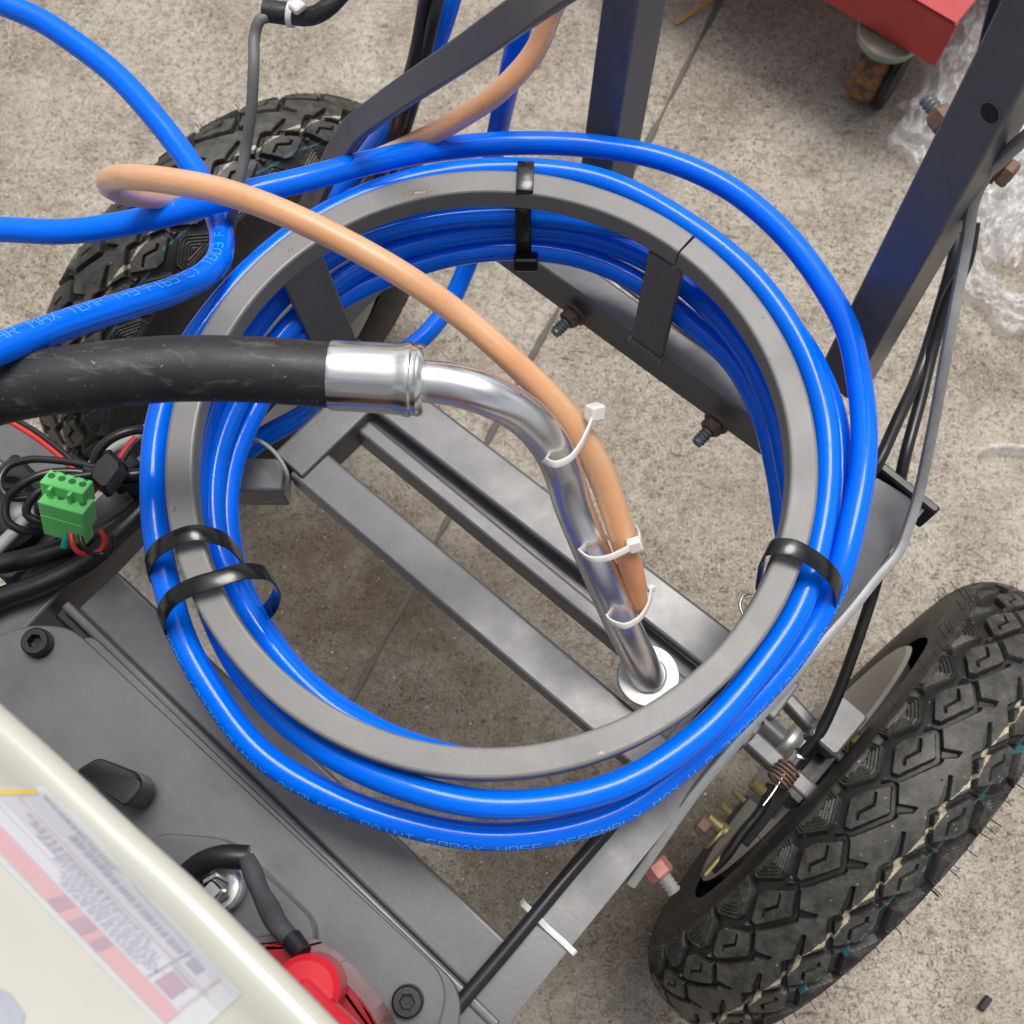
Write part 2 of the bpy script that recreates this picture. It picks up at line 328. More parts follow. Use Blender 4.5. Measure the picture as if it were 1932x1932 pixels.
def bar(name,p0,p1,w,h,mat='frame_paint',parent=None,top=True,r=.0025,cham=True):
    """box tube from p0 to p1; if top, points are on the centre of its top face"""
    p0=np.array(p0,float); p1=np.array(p1,float)
    if top: p0=p0-Z*h/2; p1=p1-Z*h/2
    d=(p1-p0)/np.linalg.norm(p1-p0); e=.0012
    path=np.array([p0,p0+d*e]+[p0+(p1-p0)*t for t in (.33,.66)]+[p1-d*e,p1]); sec=rrect(w,h,r)
    V,Fc=sweep(path,sec,'up',scale=[.93,1,1,1,1,.93]); o=obj(name,V,Fc,mat,parent); sharp(o,11); return o
def bar4(name,c,z,h,parent,mat='frame_paint',ext=(0,0),wmul=1.0,z1=None):
    """c = [left0,left1,right0,right1] px corners of the top face along the bar"""
    z1=z if z1 is None else z1
    l0,l1,r0,r1=P(*c[0],z),P(*c[1],z1),P(*c[2],z),P(*c[3],z1)
    d=(l1-l0)/np.linalg.norm(l1-l0)+(r1-r0)/np.linalg.norm(r1-r0); d/=np.linalg.norm(d)
    nn=np.cross(Z,d); nn/=np.linalg.norm(nn); m=(l0+l1+r0+r1)/4
    wdt=abs(((l0+l1)/2-(r0+r1)/2)@nn)*wmul
    s0=min((l0-m)@d,(r0-m)@d)-ext[0]; s1=max((l1-m)@d,(r1-m)@d)+ext[1]
    return bar(name,m+d*s0,m+d*s1,wdt,h,mat,parent)
def cyl(mb,c,ax,r,l,k=20,m=0,r2=None,cham=.0,hexa=False):
    c=np.asarray(c,float); ax=np.asarray(ax,float); ax=ax/np.linalg.norm(ax)
    k=6 if hexa else k; r2=r if r2 is None else r2; ch=min(cham,l/3)
    path=[c,c+ax*ch,c+ax*(l-ch),c+ax*l] if ch>0 else [c,c+ax*l]
    sc=[(r-ch)/r,1,r2/r,(r2-ch)/r] if ch>0 else [1,r2/r]
    V,Fc=sweep(np.array(path),circ(r,k),'pt',scale=sc); mb.add(V,Fc,m); return mb
def box(mb,c,dx,dy,dz,m=0,b=.0006):
    """c centre; dx,dy,dz half-extent vectors; chamfered"""
    c,dx,dy,dz=[np.asarray(v,float) for v in (c,dx,dy,dz)]
    lx,ly,lz=[np.linalg.norm(v) for v in (dx,dy,dz)]; b=min(b,lx*.4,ly*.4,lz*.4)
    V=[]; ux,uy,uz=dx/lx,dy/ly,dz/lz
    sec=[]
    for s,t in ((-1,1),(-1,0),(1,0),(1,1)): pass
    rings=[]
    for zz,ins in ((-lz,b),(-lz+b,0),(lz-b,0),(lz,b)):
        x,y=lx-ins,ly-ins; q=b
        rings.append([(x-q,-y),(x,-y+q),(x,y-q),(x-q,y),(-x+q,y),(-x,y-q),(-x,-y+q),(-x+q,-y)])
        V+=[c+ux*a+uy*bb+uz*zz for a,bb in rings[-1]]
    Fc=[tuple(range(7,-1,-1)),tuple(range(24,32))]
    for i in range(3):
        for j in range(8): Fc.append((i*8+j,i*8+(j+1)%8,(i+1)*8+(j+1)%8,(i+1)*8+j))
    mb.add(V,Fc,m); return mb
def stud(mb,c,ax,r,l,pitch=.0030,m=0):
    """threaded rod: ribbed lathe"""
    n=max(2,int(l/(pitch/2))); ax=np.asarray(ax,float); ax/=np.linalg.norm(ax)
    path=[np.asarray(c)+ax*(l*i/n) for i in range(n+1)]; sc=[1 if i%2 else .80 for i in range(n+1)]; sc[-1]=.8
    V,Fc=sweep(np.array(path),circ(r,16),'pt',scale=sc); mb.add(V,Fc,m)
def strap(name,pts,wdir,wd,t,mat,parent=None,closed=False,step=.003):
    path=curve(pts,step,closed); V,Fc=sweep(path,rrect(wd,t,t*.35,2),'w',closed,wdir=wdir)
    o=obj(name,V,Fc,mat,parent); sharp(o,40); return o

# stroke lettering wrapped on a hose
FONT={'A':['0046','46','13' ],}
def G(*ls): return [[(float(a),float(b)) for a,b in l] for l in ls]
FONT={
'A':G([(0,0),(0,4),(2,6),(4,4),(4,0)],[(0,2.5),(4,2.5)]),'B':G([(0,0),(0,6),(3,6),(4,5),(3,3),(0,3)],[(3,3),(4,1.5),(3,0),(0,0)]),
'C':G([(4,6),(0,6),(0,0),(4,0)]),'D':G([(0,0),(0,6),(3,6),(4,4),(4,2),(3,0),(0,0)]),'E':G([(4,6),(0,6),(0,0),(4,0)],[(0,3),(3,3)]),
'F':G([(4,6),(0,6),(0,0)],[(0,3),(3,3)]),'H':G([(0,0),(0,6)],[(4,0),(4,6)],[(0,3),(4,3)]),'I':G([(2,0),(2,6)]),'L':G([(0,6),(0,0),(4,0)]),
'M':G([(0,0),(0,6),(2,3.5),(4,6),(4,0)]),'N':G([(0,0),(0,6),(4,0),(4,6)]),'O':G([(0,0),(0,6),(4,6),(4,0),(0,0)]),'P':G([(0,0),(0,6),(4,6),(4,3),(0,3)]),
'R':G([(0,0),(0,6),(4,6),(4,3),(0,3)],[(2,3),(4,0)]),'S':G([(4,6),(0,6),(0,3),(4,3),(4,0),(0,0)]),'T':G([(0,6),(4,6)],[(2,6),(2,0)]),
'X':G([(0,0),(4,6)],[(0,6),(4,0)]),'Y':G([(0,6),(2,3),(4,6)],[(2,3),(2,0)]),'W':G([(0,6),(0,0),(2,2.5),(4,0),(4,6)]),
'.':G([(1.5,0),(2.2,0)]),'(':G([(3,6.3),(1.8,5),(1.8,1),(3,-.3)]),')':G([(1,6.3),(2.2,5),(2.2,1),(1,-.3)]),'°':G([(1,6),(2.6,6),(2.6,4.4),(1,4.4),(1,6)]),
'0':G([(0,0),(0,6),(4,6),(4,0),(0,0)]),'1':G([(1,5),(2,6),(2,0)]),'2':G([(0,6),(4,6),(4,3),(0,3),(0,0),(4,0)]),'3':G([(0,6),(4,6),(4,0),(0,0)],[(1,3),(4,3)]),
'4':G([(0,6),(0,2.6),(4,2.6)],[(3,6),(3,0)]),'5':G([(4,6),(0,6),(0,3.3),(4,3.3),(4,0),(0,0)]),'6':G([(4,6),(0,6),(0,0),(4,0),(4,3),(0,3)]),
'7':G([(0,6),(4,6),(1.5,0)]),'9':G([(4,3),(0,3),(0,6),(4,6),(4,0),(0,0)]),' ':[]}
def hose_text(name,path,r,text,s0,phi0,hgt,parent,adv=1.0,flip=1,jit=.0):
    T,Nn,Bn=frames(path,'up'); S=np.concatenate([[0],np.cumsum(np.linalg.norm(np.diff(path,axis=0),axis=1))])
    u=hgt/6; wd=.0003; rr=r+.0002; V=[];Fc=[]
    def at(s,a):
        c=np.array([np.interp(s,S,path[:,i]) for i in range(3)]); n=np.array([np.interp(s,S,Nn[:,i]) for i in range(3)]); b=np.array([np.interp(s,S,Bn[:,i]) for i in range(3)])
        return c+rr*(math.cos(a)*n+math.sin(a)*b)
    s=s0
    for ch in text:
        for l in FONT.get(ch,[]):
            for (x0,y0),(x1,y1) in zip(l[:-1],l[1:]):
                dx,dy=x1-x0,y1-y0; L=math.hypot(dx,dy)+1e-9; nx,ny=-dy/L*wd/u,dx/L*wd/u; b=len(V); m=3
                for i in range(m+1):
                    t=i/m
                    for sg in (-1,1):
                        X=x0+dx*t+nx*sg; Y=y0+dy*t+ny*sg
                        V.append(at(s+X*u*adv*flip, phi0-(Y-3)*u/r*flip))
                for i in range(m): Fc.append((b+2*i,b+2*i+1,b+2*i+3,b+2*i+2))
        s+=5.6*u*adv*flip
    return obj(name,V,Fc,'hose_print',parent,False)

# ================================================================ GROUND
nx=2; gv=[(-4,-3,0),(5,-3,0),(5,7,0),(-4,7,0)]
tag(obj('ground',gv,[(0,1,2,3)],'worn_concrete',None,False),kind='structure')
# saw joint across the slab: raised ragged filler strip
a0=P(600,1440,0); a1=P(1395,-60,0); d=(a1-a0)/np.linalg.norm(a1-a0); s_=np.cross(Z,d); V=[];Fc=[]; n=260
for i in range(n+1):
    c=a0-d*.3+(a1+d*2-(a0-d*.3))*i/n; w1=.0036+.0016*math.sin(i*.7)+random.uniform(-.0009,.0009); o=.002*math.sin(i*.13)
    V+=[c+s_*(o-w1),c+s_*(o-w1*.5)+Z*.004,c+s_*(o+w1*.5)+Z*.0045,c+s_*(o+w1)]
    V[-4][2]=.0005; V[-1][2]=.0005
    if i:
        b=4*(i-1)
        for j in range(3): Fc.append((b+j,b+j+1,b+j+5,b+j+4))
tag(obj('ground_joint',V,Fc,'joint_filler'),kind='structure')

# ================================================================ CART
ZF=.589; ZR=.71
cart=thing('sprayer_cart',(0.1,.3,0),'dark grey steel hose cart with a round hose hoop and two knobbly tyres','cart')
K=cart
# side rails, crossbars

bar4('side_rail',[(-60,1196),(560,548),(0,1232),(640,565)],ZF,.05,K,ext=(.08,.05),wmul=1.05)
bar4('cross_bar',[(605,852),(1230,1356),(550,890),(1175,1440)],ZF-.004,.024,K,ext=(0,.03))
# hat shaped crossbar: flat top + stepped lip
bar4('cross_plate',[(790,745),(1470,1250),(725,782),(1395,1318)],ZF+.002,.010,K,ext=(.05,.02))
bar4('cross_lip',[(705,798),(1360,1330),(672,812),(1330,1350)],ZF-.012,.030,K,ext=(.04,.03))
bar4('cross_web',[(745,790),(1380,1310),(690,800),(1345,1335)],ZF-.016,.020,K,'frame_paint',ext=(.04,.03))
# far crossbar with two bolts
bar4('cross_bar',[(1005,425),(1530,800),(930,437),(1500,851)],ZF,.042,K,ext=(.0,.03))
bar4('cross_plate',[(1080,420),(1500,740),(1040,440),(1480,770)],ZF-.006,.004,K)
# near crossbar and its grooves, engine plate
bar4('cross_bar',[(225,1090),(960,1770),(150,1145),(855,1845)],ZF-.006,.03,K,ext=(.0,.03))
bar4('cross_lip',[(150,1150),(880,1860),(130,1165),(860,1880)],ZF+.002,.03,K,ext=(.01,.03),wmul=.8)
bar4('cross_web',[(140,1165),(865,1880),(118,1180),(845,1895)],ZF-.008,.02,K,'black_oxide',ext=(.01,.02))
# short members at the left
bar4('brace_bar',[(640,735),(517,853),(700,775),(579,890)],ZF,.04,K,ext=(.02,0))
bar('brace_bar',P(395,893,ZF-.004),P(535,895,ZF-.004),.026,.034,parent=K)
bar('brace_bar',P(-40,790,.50),P(130,925,.50),.032,.03,parent=K)
# post hanging below the rail, dark with lighter side
bar('axle_strut',P(772,540,ZF-.01),P(772,540,ZF-.01)+np.array([.0,.0,-.24]),.035,.034,parent=K,top=False)
bar('axle_strut',P(1500,930,ZF-.05)+np.array([0,0,0.]),P(1500,930,ZF-.05)+np.array([0,0,-.2]),.035,.034,parent=K,top=False)
# engine plate with rounded corners
def plate(name,px,z,t,mat,parent,rad=.02):
    pts=PP(px,z); n=len(pts); out=[]
    for i in range(n):
        p0,p1,p2=pts[i-1],pts[i],pts[(i+1)%n]; a=(p0-p1)/np.linalg.norm(p0-p1); b=(p2-p1)/np.linalg.norm(p2-p1)
        r_=rad[i] if isinstance(rad,(list,tuple)) else rad
        for j in range(9):
            t_=j/8; out.append((1-t_)**2*(p1+a*r_)+2*t_*(1-t_)*p1+t_**2*(p1+b*r_))
    out=np.array(out); k=len(out); c=out.mean(0); ins=out+(c-out)/np.linalg.norm(c-out,axis=1)[:,None]*.0012
    V=np.vstack([ins,out-Z*.001,out-Z*(t-.001),ins-Z*t]); Fc=[tuple(range(k)),tuple(range(4*k-1,3*k-1,-1))]
    for L in range(3):
        for j in range(k): Fc.append((L*k+(j+1)%k,L*k+j,(L+1)*k+j,(L+1)*k+(j+1)%k))
    if np.cross(out[1]-out[0],out[2]-out[1])[2]<0: Fc=[f[::-1] for f in Fc]
    o=obj(name,V,Fc,mat,parent); sharp(o,40); return o
plate('engine_plate',[(38,1180),(130,1180),(850,1850),(820,1975),(560,2250),(-500,1450)],ZF+.016,.012,'frame_paint',K,[.012,.013,.017,.017,.02,.02])
plate('engine_plate',[(100,1225),(172,1198),(872,1868),(862,1990),(700,2200)],ZF+.0115,.010,'frame_paint',K,[.006,.006,.013,.015,.02])
plate('side_rail',[(1649,896),(1749,956),(960,1932),(780,2153),(660,2153),(835,1937)],ZF,.05,'frame_paint',K,.003)
for px in ((75,1215),(770,1888)):
    mb=MB(); c=P(*px,ZF+.0165); r=.0095
    cyl(mb,c,Z,r*1.05,.0015,28); 
    # socket head with real hex recess
    k=24; ro=circ(r,k); V=[];Fc=[]
    hx=[]
    for i in range(k):
        a=2*math.pi*i/k; s=math.pi/3; q=(a%s)-s/2; hx.append(((r*.5*math.cos(s/2)/math.cos(q))*math.cos(a),(r*.5*math.cos(s/2)/math.cos(q))*math.sin(a)))
    for ring,zz,f in ((ro,.0015,1),(ro,.0085,1),(ro,.0095,.88),(hx,.0095,1.08),(hx,.0088,1),(hx,.003,1)):
        V+=[c+np.array([x*f,y*f,zz]) for x,y in ring]
    for L in range(5):
        for j in range(k): Fc.append((L*k+j,L*k+(j+1)%k,(L+1)*k+(j+1)%k,(L+1)*k+j))
    Fc.append(tuple(5*k+j for j in range(k)))
    mb.add(V,Fc); o=mb.build('socket_bolt','black_oxide',K); sharp(o,35)
# hoop: square tube bent to a circle, open at a weld seam
hc=np.array([.0378+.0,.2564,0]); 
def fit_center():
    pts=[(990,317.6),(731,344),(1298,438),(1542,875),(1526,1029),(911,1466),(1126,1440),(660,1418),(307,875),(316,997),(366,1133),(534,451),(420,565),(379,629)]
    q=PP(pts,ZR)[:,:2]; M_=np.c_[2*q,np.ones(len(q))]; s=np.linalg.lstsq(M_,(q**2).sum(1),rcond=None)[0]
    return np.array([s[0],s[1]]),math.sqrt(s[2]+s[0]**2+s[1]**2)
cc,RR=fit_center()
ga=math.atan2(*((P(1287,470,ZR)[:2]-cc)[::-1])); TW=.0178
n=150; path=[]
for i in range(n+1):
    t=ga+.0045+(2*math.pi-.009)*i/n; rr=RR-TW/2+.0008*math.sin(3*t+1)
    path.append((cc[0]+rr*math.cos(t),cc[1]+rr*math.sin(t),ZR-.0095+.0006*math.sin(2*t)))
V,Fc=sweep(np.array(path),rrect(TW,.019,.0022,3),'up'); hoop=sharp(obj('hoop',V,Fc,'ring_paint',K),11)
def leg(px_top,px_bot,zb,wd,t=.005):
    a=P(*px_top,ZR-.018); b=P(*px_bot,zb); ax=np.array([*(a[:2]-cc),0]); ax/=np.linalg.norm(ax)
    tang=np.cross(Z,ax); mb=MB(); mid=(a+b)/2; up=(a-b)/2
    V,Fc=sweep(np.array([b,b+(a-b)*.02,b+(a-b)*.5,a]),rrect(wd,t,.0012,2),'w',wdir=tang,scale=[(.94,1),(1,1),(1,1),(1,1)]); o=obj('hoop_leg',V,Fc,'frame_paint',K); sharp(o,11)
    # weld bead at the foot
    V=[];mb=MB()
    for i in range(9):
        c=b+tang*wd*(i/8-.5)-ax*t*.6; cyl(mb,c-tang*.002,tang+Z*random.uniform(-.2,.2),.0019+random.uniform(0,.0006),.0045,8,cham=.001)
    mb.build('weld_bead','frame_paint',o)
leg((1258,492),(1222,655),ZF,.0285); leg((568,503),(640,668),ZF,.034)
# handle posts (square tube)
def post(b0,z0,b1,z1,w,yaw,mat='frame_paint'):
    a=P(*b0,z0); b=P(*b1,z1); wd=np.array([math.cos(yaw),math.sin(yaw),0]); path=np.array([a,a+(b-a)*.5,b])
    V,Fc=sweep(path,rrect(w,w,.003,3),'w',wdir=wd); o=obj('handle_post',V,Fc,mat,K); sharp(o,11); return o,a,b
pr,pa,pb=post((1598,705),ZF-.02,(1990,-20),.93,.0325,TH-.15)
post((1134,400),ZF-.02,(1205,-50),.785,.0315,TH-.12)
# hole in the right post: recessed dark disc with a rim
ax=(pb-pa)/np.linalg.norm(pb-pa); A2=np.array([math.cos(TH-.15),math.sin(TH-.15),0]); wv=A2-ax*(A2@ax); wv/=np.linalg.norm(wv); nv=np.cross(wv,ax); 
if nv@(np.array([0,0,H])-pa)<0: nv=-nv
# find the point on that face seen at (1870,213)
def face_hit(px,p0,nrm):
    o=np.array([0,0,H]); dd=P(*px,.3)-o; t=((p0-o)@nrm)/(dd@nrm); return o+dd*t
faces=[(nv,pa+nv*.01625),(wv*-1,pa-wv*.01625),(wv,pa+wv*.01625),(-nv,pa-nv*.01625)]
fn,fp=max(faces[:3],key=lambda q:(q[0]@((np.array([0,0,H])-q[1])/np.linalg.norm(np.array([0,0,H])-q[1]))))
hp=face_hit((1868,213),fp,fn); mb=MB(); 
V=[];Fc=[];k=28; e1=ax; e2=np.cross(fn,ax)
for rr_,dd in ((.0068,.0003),(.0062,.0008),(.0058,.0004)): V+=[hp+fn*dd+(e1*math.cos(2*math.pi*i/k)+e2*math.sin(2*math.pi*i/k))*rr_ for i in range(k)]
for L in range(2):
    for j in range(k): Fc.append((L*k+j,L*k+(j+1)%k,(L+1)*k+(j+1)%k,(L+1)*k+j))
mb.add(V,Fc,0); mb.add(V[2*k:],[tuple(range(k))],1); mb.build('drilled_hole',['frame_paint','black_oxide'],pr)
# stud with rusty nut at the left of the right post, hex head at its right
mb=MB(); c=P(1788,238,.82); cyl(mb,c,-B*.9+A*.3,.0084,.011,hexa=True,cham=.0015); sharp(mb.build('nut','rust_nut',K),30)
mb=MB(); stud(mb,c+(-B*.9+A*.3)*.011,-B*.9+A*.3,.0050,.012); mb.build('stud','stud_steel',K,False)
mb=MB(); c=P(1888,318,.80); cyl(mb,c,B,.0100,.0015,24); cyl(mb,c+B*.0015,B,.0086,.007,hexa=True,cham=.0015); sharp(mb.build('hex_bolt','rust_nut',K),30)
# two studs through the far crossbar
for px in ((1085,592),(1352,797)):
    c=P(*px,ZF-.022); nn=-A
    mb=MB(); cyl(mb,c,nn,.0108,.0016,24); cyl(mb,c+nn*.0016,nn,.0086,.0085,hexa=True,cham=.0016); o=sharp(mb.build('nut','rust_nut',K),30)
    mb=MB(); stud(mb,c+nn*.010,nn,.0052,.014); mb.build('stud','stud_steel',K,False)
# pinkish nut by the right rail
c=P(1232,1626,ZF-.06); mb=MB(); cyl(mb,c,B-.2*A,.0095,.012,hexa=True,cham=.0015); sharp(mb.build('nut','pink_nut',K),30)
mb=MB(); stud(mb,c+(B-.2*A)*.012,B-.2*A,.0055,.013); mb.build('stud','dull_zinc',K,False)
# bent flat bar at top left
pts=PP([(1090,-45,.93),(1020,0,.91),(860,110,.83),(735,193,.765),(690,226,.742),(665,246,.728),(648,270,.712),(628,305,.69),(596,370,.655),(560,440,.60)])
path=curve(pts,.006); V,Fc=sweep(path,rrect(.0185,.0062,.0012,2),'w',wdir=np.array([.55,-.62,.30])); sharp(obj('side_bracket',V,Fc,'frame_paint',K),11)
# galvanised stay along the right
pts=PP([(1960,238,.865),(1900,290,.83),(1856,335,.80),(1838,375,.785),(1825,450,.76),(1790,640,.72),(1755,830,.66),(1728,950,.622),(1712,1000,.612),(1700,1032,.607),(1649,1096,.603),(1606,1150,.602),(1548,1215,.60),(1468,1310,.60),(1382,1411,.597),(1310,1497,.59),(1239,1598,.575),(1190,1668,.56)])
q=curve(pts,.005); V,Fc=sweep(q,rrect(.0072,.0072,.0022,2),'pt'); sharp(obj('stay_rod',V,Fc,'dull_zinc',K),35)
# end cap on the plate
mb=MB(); e=(P(1660,903,ZF)+P(1752,960,ZF))/2+A*.004-Z*.012; box(mb,e,A*.0035,B*.026,Z*.017,b=.0015); mb.build('end_cap','black_plastic',K)
# two channels below, towards the right wheel
bar4('axle_channel',[(1480,1290),(1560,1375),(1462,1305),(1540,1392)],.42,.02,K,'frame_paint',ext=(.03,.03))
bar4('axle_channel',[(1425,1375),(1510,1450),(1398,1395),(1482,1475)],.42,.02,K,'frame_paint',ext=(.03,.03))

# ---- wheels (tyre tread as real relief)
RW=.255; PITCHN=29; hw=.0575; 
def profile():
    pts=[]; zc=RW-.058
    for i in range(401):
        t=math.pi*(i/400)*1.36-math.pi*.18; c_,s_2=math.cos(t),math.sin(t)
        x=-hw*np.sign(c_)*abs(c_)**(2/2.35); r=zc+.058*np.sign(s_2)*abs(s_2)**(2/2.2); pts.append((x,r))
    return np.array(pts)
pr_=profile(); L_=np.concatenate([[0],np.cumsum(np.linalg.norm(np.diff(pr_,axis=0),axis=1))]); L_-=np.interp(0,pr_[:,0][np.argsort(pr_[:,0])],L_[np.argsort(pr_[:,0])]) if False else L_[200]
vs=np.concatenate([np.linspace(L_[0],-.078,12)[:-1],np.arange(-.078,.0781,.00085),np.linspace(.078,L_[-1],12)[1:]])
px_=np.interp(vs,L_,pr_[:,0]); py_=np.interp(vs,L_,pr_[:,1])
tx=np.gradient(px_,vs); ty=np.gradient(py_,vs); nl=np.hypot(tx,ty); nxp,nyp=-ty/nl,tx/nl
NP=64; pitch=2*math.pi*RW/PITCHN*1000
av=np.arange(NP)/NP*pitch; vv=vs*1000
Vg,Ag=np.meshgrid(vv,av)
def sdpoly(x,y,poly):
    poly=np.array(poly,float); d=np.full(x.shape,1e9); ins=np.zeros(x.shape,bool); n=len(poly)
    for i in range(n):
        a=poly[i]; b=poly[(i+1)%n]; e=b-a; t=np.clip(((x-a[0])*e[0]+(y-a[1])*e[1])/(e@e),0,1)
        d=np.minimum(d,np.hypot(x-a[0]-e[0]*t,y-a[1]-e[1]*t))
        if a[1]!=b[1]:
            c=((a[1]>y)!=(b[1]>y))&(x<(b[0]-a[0])*(y-a[1])/(b[1]-a[1])+a[0]); ins^=c
    return np.where(ins,-d,d)
def sdline(x,y,pl):
    d=np.full(x.shape,1e9)
    for a,b in zip(pl[:-1],pl[1:]):
        a=np.array(a,float);b=np.array(b,float);e=b-a;t=np.clip(((x-a[0])*e[0]+(y-a[1])*e[1])/(e@e),0,1); d=np.minimum(d,np.hypot(x-a[0]-e[0]*t,y-a[1]-e[1]*t))
    return d
dia=[(-40.6,-9.7),(-39,0),(-24,18.6),(-12,2),(-25,-27),(-30,-28.8)]
sip=[(-29,6.5),(-24.5,-1.8),(-29,-13.8),(-27,-17.5)]
wed=[(-12,11),(0,18.5),(.5,14.5),(-12,1)]
wedR=[(-2.5,-29),(-4.5,-29.5),(-12,-16),(-15,-4),(-9,-9)]
shp=[(-66,41),(-50,41),(-38,21.5),(-38,14.5),(-53,-5),(-66,-5)]
def half(V_,A_,right=False):
    D=np.full(V_.shape,1e9); S=D.copy(); W=D.copy(); Q=D.copy()
    for k in (-2,-1,0,1,2):
        y=A_-k*pitch; D=np.minimum(D,sdpoly(V_,y,dia)); S=np.minimum(S,sdline(V_,y,sip)); W=np.minimum(W,sdpoly(V_,y,wedR if right else wed)); Q=np.minimum(Q,sdpoly(V_,y,shp))
    st=lambda e0,e1,x: np.clip((x-e0)/(e1-e0),0,1)
    edge=st(-63,-58,V_)
    m=np.maximum(np.maximum(-D,-Q),np.minimum(D-4.8,V_+32))
    g=(1-st(-.35,.35,m))*6.0*edge
    g=np.maximum(g,(1-st(.55,1.15,S))*4.0)
    g=np.maximum(g,(1-st(-.4,.4,W))*4.8)
    g=np.where((Q<-1.2),(.5+.5*np.cos((Q+1.2)*2*math.pi/2.9+math.pi))*1.7*edge,g)
    g+= (1-st(-68,-61,V_))*3.0*(1-0)
    return g
g=np.where(Vg<0,half(np.minimum(Vg,0),Ag),half(-np.maximum(Vg,0),24-Ag,True))
g=np.where(np.abs(Vg)<.55,np.maximum(g,.0),g)
disp=-g/1000
ns=len(vs); nth=NP*PITCHN
disp=np.tile(disp,(PITCHN,1)); theta=np.arange(nth)/nth*2*math.pi
rad=py_[None,:]+nyp[None,:]*disp; axx=px_[None,:]+nxp[None,:]*disp
# local frame: axle = B (outward +v), circumference along A at the top
X=axx; 
ring=(rad[...,None]*(np.sin(theta)[:,None,None]*A+np.cos(theta)[:,None,None]*Z))+axx[...,None]*B
VT=ring.reshape(-1,3)
i0=np.arange(nth)[:,None]; j0=np.arange(ns-1)[None,:]; i1=(i0+1)%nth
FT=np.stack([i0*ns+j0,i0*ns+j0+1,i1*ns+j0+1,i1*ns+j0],-1).reshape(-1,4)
# hairs (moulding vents)
hv=[];hf=[]
for _ in range(170):
    t=random.uniform(0,2*math.pi); sgn=random.choice((-1,1)); v=sgn*random.choice((.057,.062,.066,.070,.078)); 
    if random.random()<.08: v=random.uniform(-.05,.05)
    j=int(np.argmin(abs(vs-v))); rdir=math.sin(t)*A+math.cos(t)*Z; base=rdir*py_[j]+B*px_[j]; nn=rdir*nyp[j]+B*nxp[j]
    L=random.uniform(.003,.009) if abs(v)>.05 else random.uniform(.001,.003); bend=np.cross(nn,B)*random.uniform(-.5,.5)+B*random.uniform(-.4,.4)
    pth=np.array([base-nn*.003,base+nn*L*.5,base+nn*L+bend*L*.5]); V,Fc=sweep(pth,circ(.00048,3),'pt'); b=len(hv); hv+=V.tolist(); hf+=[tuple(x+b for x in f) for f in Fc]
nb=len(VT)
tyre_me=bpy.data.meshes.new('tyre'); allV=np.vstack([VT,np.array(hv)])
tyre_me.vertices.add(len(allV)); tyre_me.vertices.foreach_set('co',allV.ravel())
hq=[f for f in hf if len(f)==4]; loops=np.concatenate([FT.ravel(),(np.array(hq)+nb).ravel()]); nq=len(FT)+len(hq)
tyre_me.loops.add(len(loops)); tyre_me.loops.foreach_set('vertex_index',loops.astype(np.int32))
tyre_me.polygons.add(nq); tyre_me.polygons.foreach_set('loop_start',np.arange(nq,dtype=np.int32)*4); tyre_me.polygons.foreach_set('loop_total',np.full(nq,4,dtype=np.int32))
tyre_me.update(calc_edges=True); tyre_me.validate(); tyre_me.polygons.foreach_set('use_smooth',[True]*nq); tyre_me.set_sharp_from_angle(angle=math.radians(38))
tyre_me.materials.append(MATS['tyre_rubber'])
bk=tyre_me.attributes.new('block','FLOAT','POINT'); bkv=np.zeros(len(allV),dtype=np.float32); bkv[:nb]=np.tile(np.clip(1-g/2.2,0,1)*np.clip((66-np.abs(Vg))/8,.15,1),(PITCHN,1)).ravel(); bk.data.foreach_set('value',bkv)
ca=tyre_me.color_attributes.new('print','FLOAT_COLOR','POINT'); colr=np.zeros((len(allV),4))
aa=np.arange(nth)/NP; wob=16.5+1.6*np.sin(aa*2*math.pi*1.0)+.8*np.sin(aa*4.1+1); wid=1.25+.75*np.sin(aa*2*math.pi*2+.6)
M1=np.abs(vv[None,:]-wob[:,None])<wid[:,None]; gl=np.tile(g,(PITCHN,1))
tw=36+1.5*np.sin(aa*1.3)+1.0*np.sin(aa*2*math.pi); M2=(np.abs(vv[None,:]-tw[:,None])<1.1)&(np.sin(aa*2*math.pi+.8)+.5*np.sin(aa*5)>-.55)[:,None]
col=colr[:nb].reshape(nth,ns,4); col[M1]=(.50,.43,.30,.95); col[M2]=(.03,.17,.19,.8); colr[:nb]=col.reshape(-1,4)
ca.data.foreach_set('color',colr.ravel())
def wheel(center,first=None):
    # rim: lathe around the axle
    prof=[(-.052,.150),(-.050,.139),(-.040,.134),(-.034,.125),(-.020,.118),(.020,.118),(.034,.125),(.040,.134),(.050,.139),(.052,.150),(.055,.146),(.050,.132),(.030,.108),(.012,.06),(.012,.0),(-.012,.0),(-.012,.06),(-.030,.108),(-.050,.132),(-.055,.146)]
    k=72; V=[];Fc=[]
    for i in range(k):
        a=2*math.pi*i/k; rd=math.sin(a)*A+math.cos(a)*Z
        V+=[center+rd*r+B*x for x,r in prof]
    m_=len(prof)
    for i in range(k):
        for j in range(m_): Fc.append((i*m_+j,i*m_+(j+1)%m_,((i+1)%k)*m_+(j+1)%m_,((i+1)%k)*m_+j))
    w_=sharp(obj('wheel',V,Fc,'rim_alloy',K),30)
    t=bpy.data.objects.new('tyre',tyre_me); COL.objects.link(t); t.parent=w_; t.location=tuple(center-rootloc(w_)); return w_
CA=.295; wr=wheel(A*CA+B*.183+Z*RW); wl=wheel(A*(CA-.036)+B*(-.618)+Z*RW)
wc=A*CA+B*.183+Z*RW
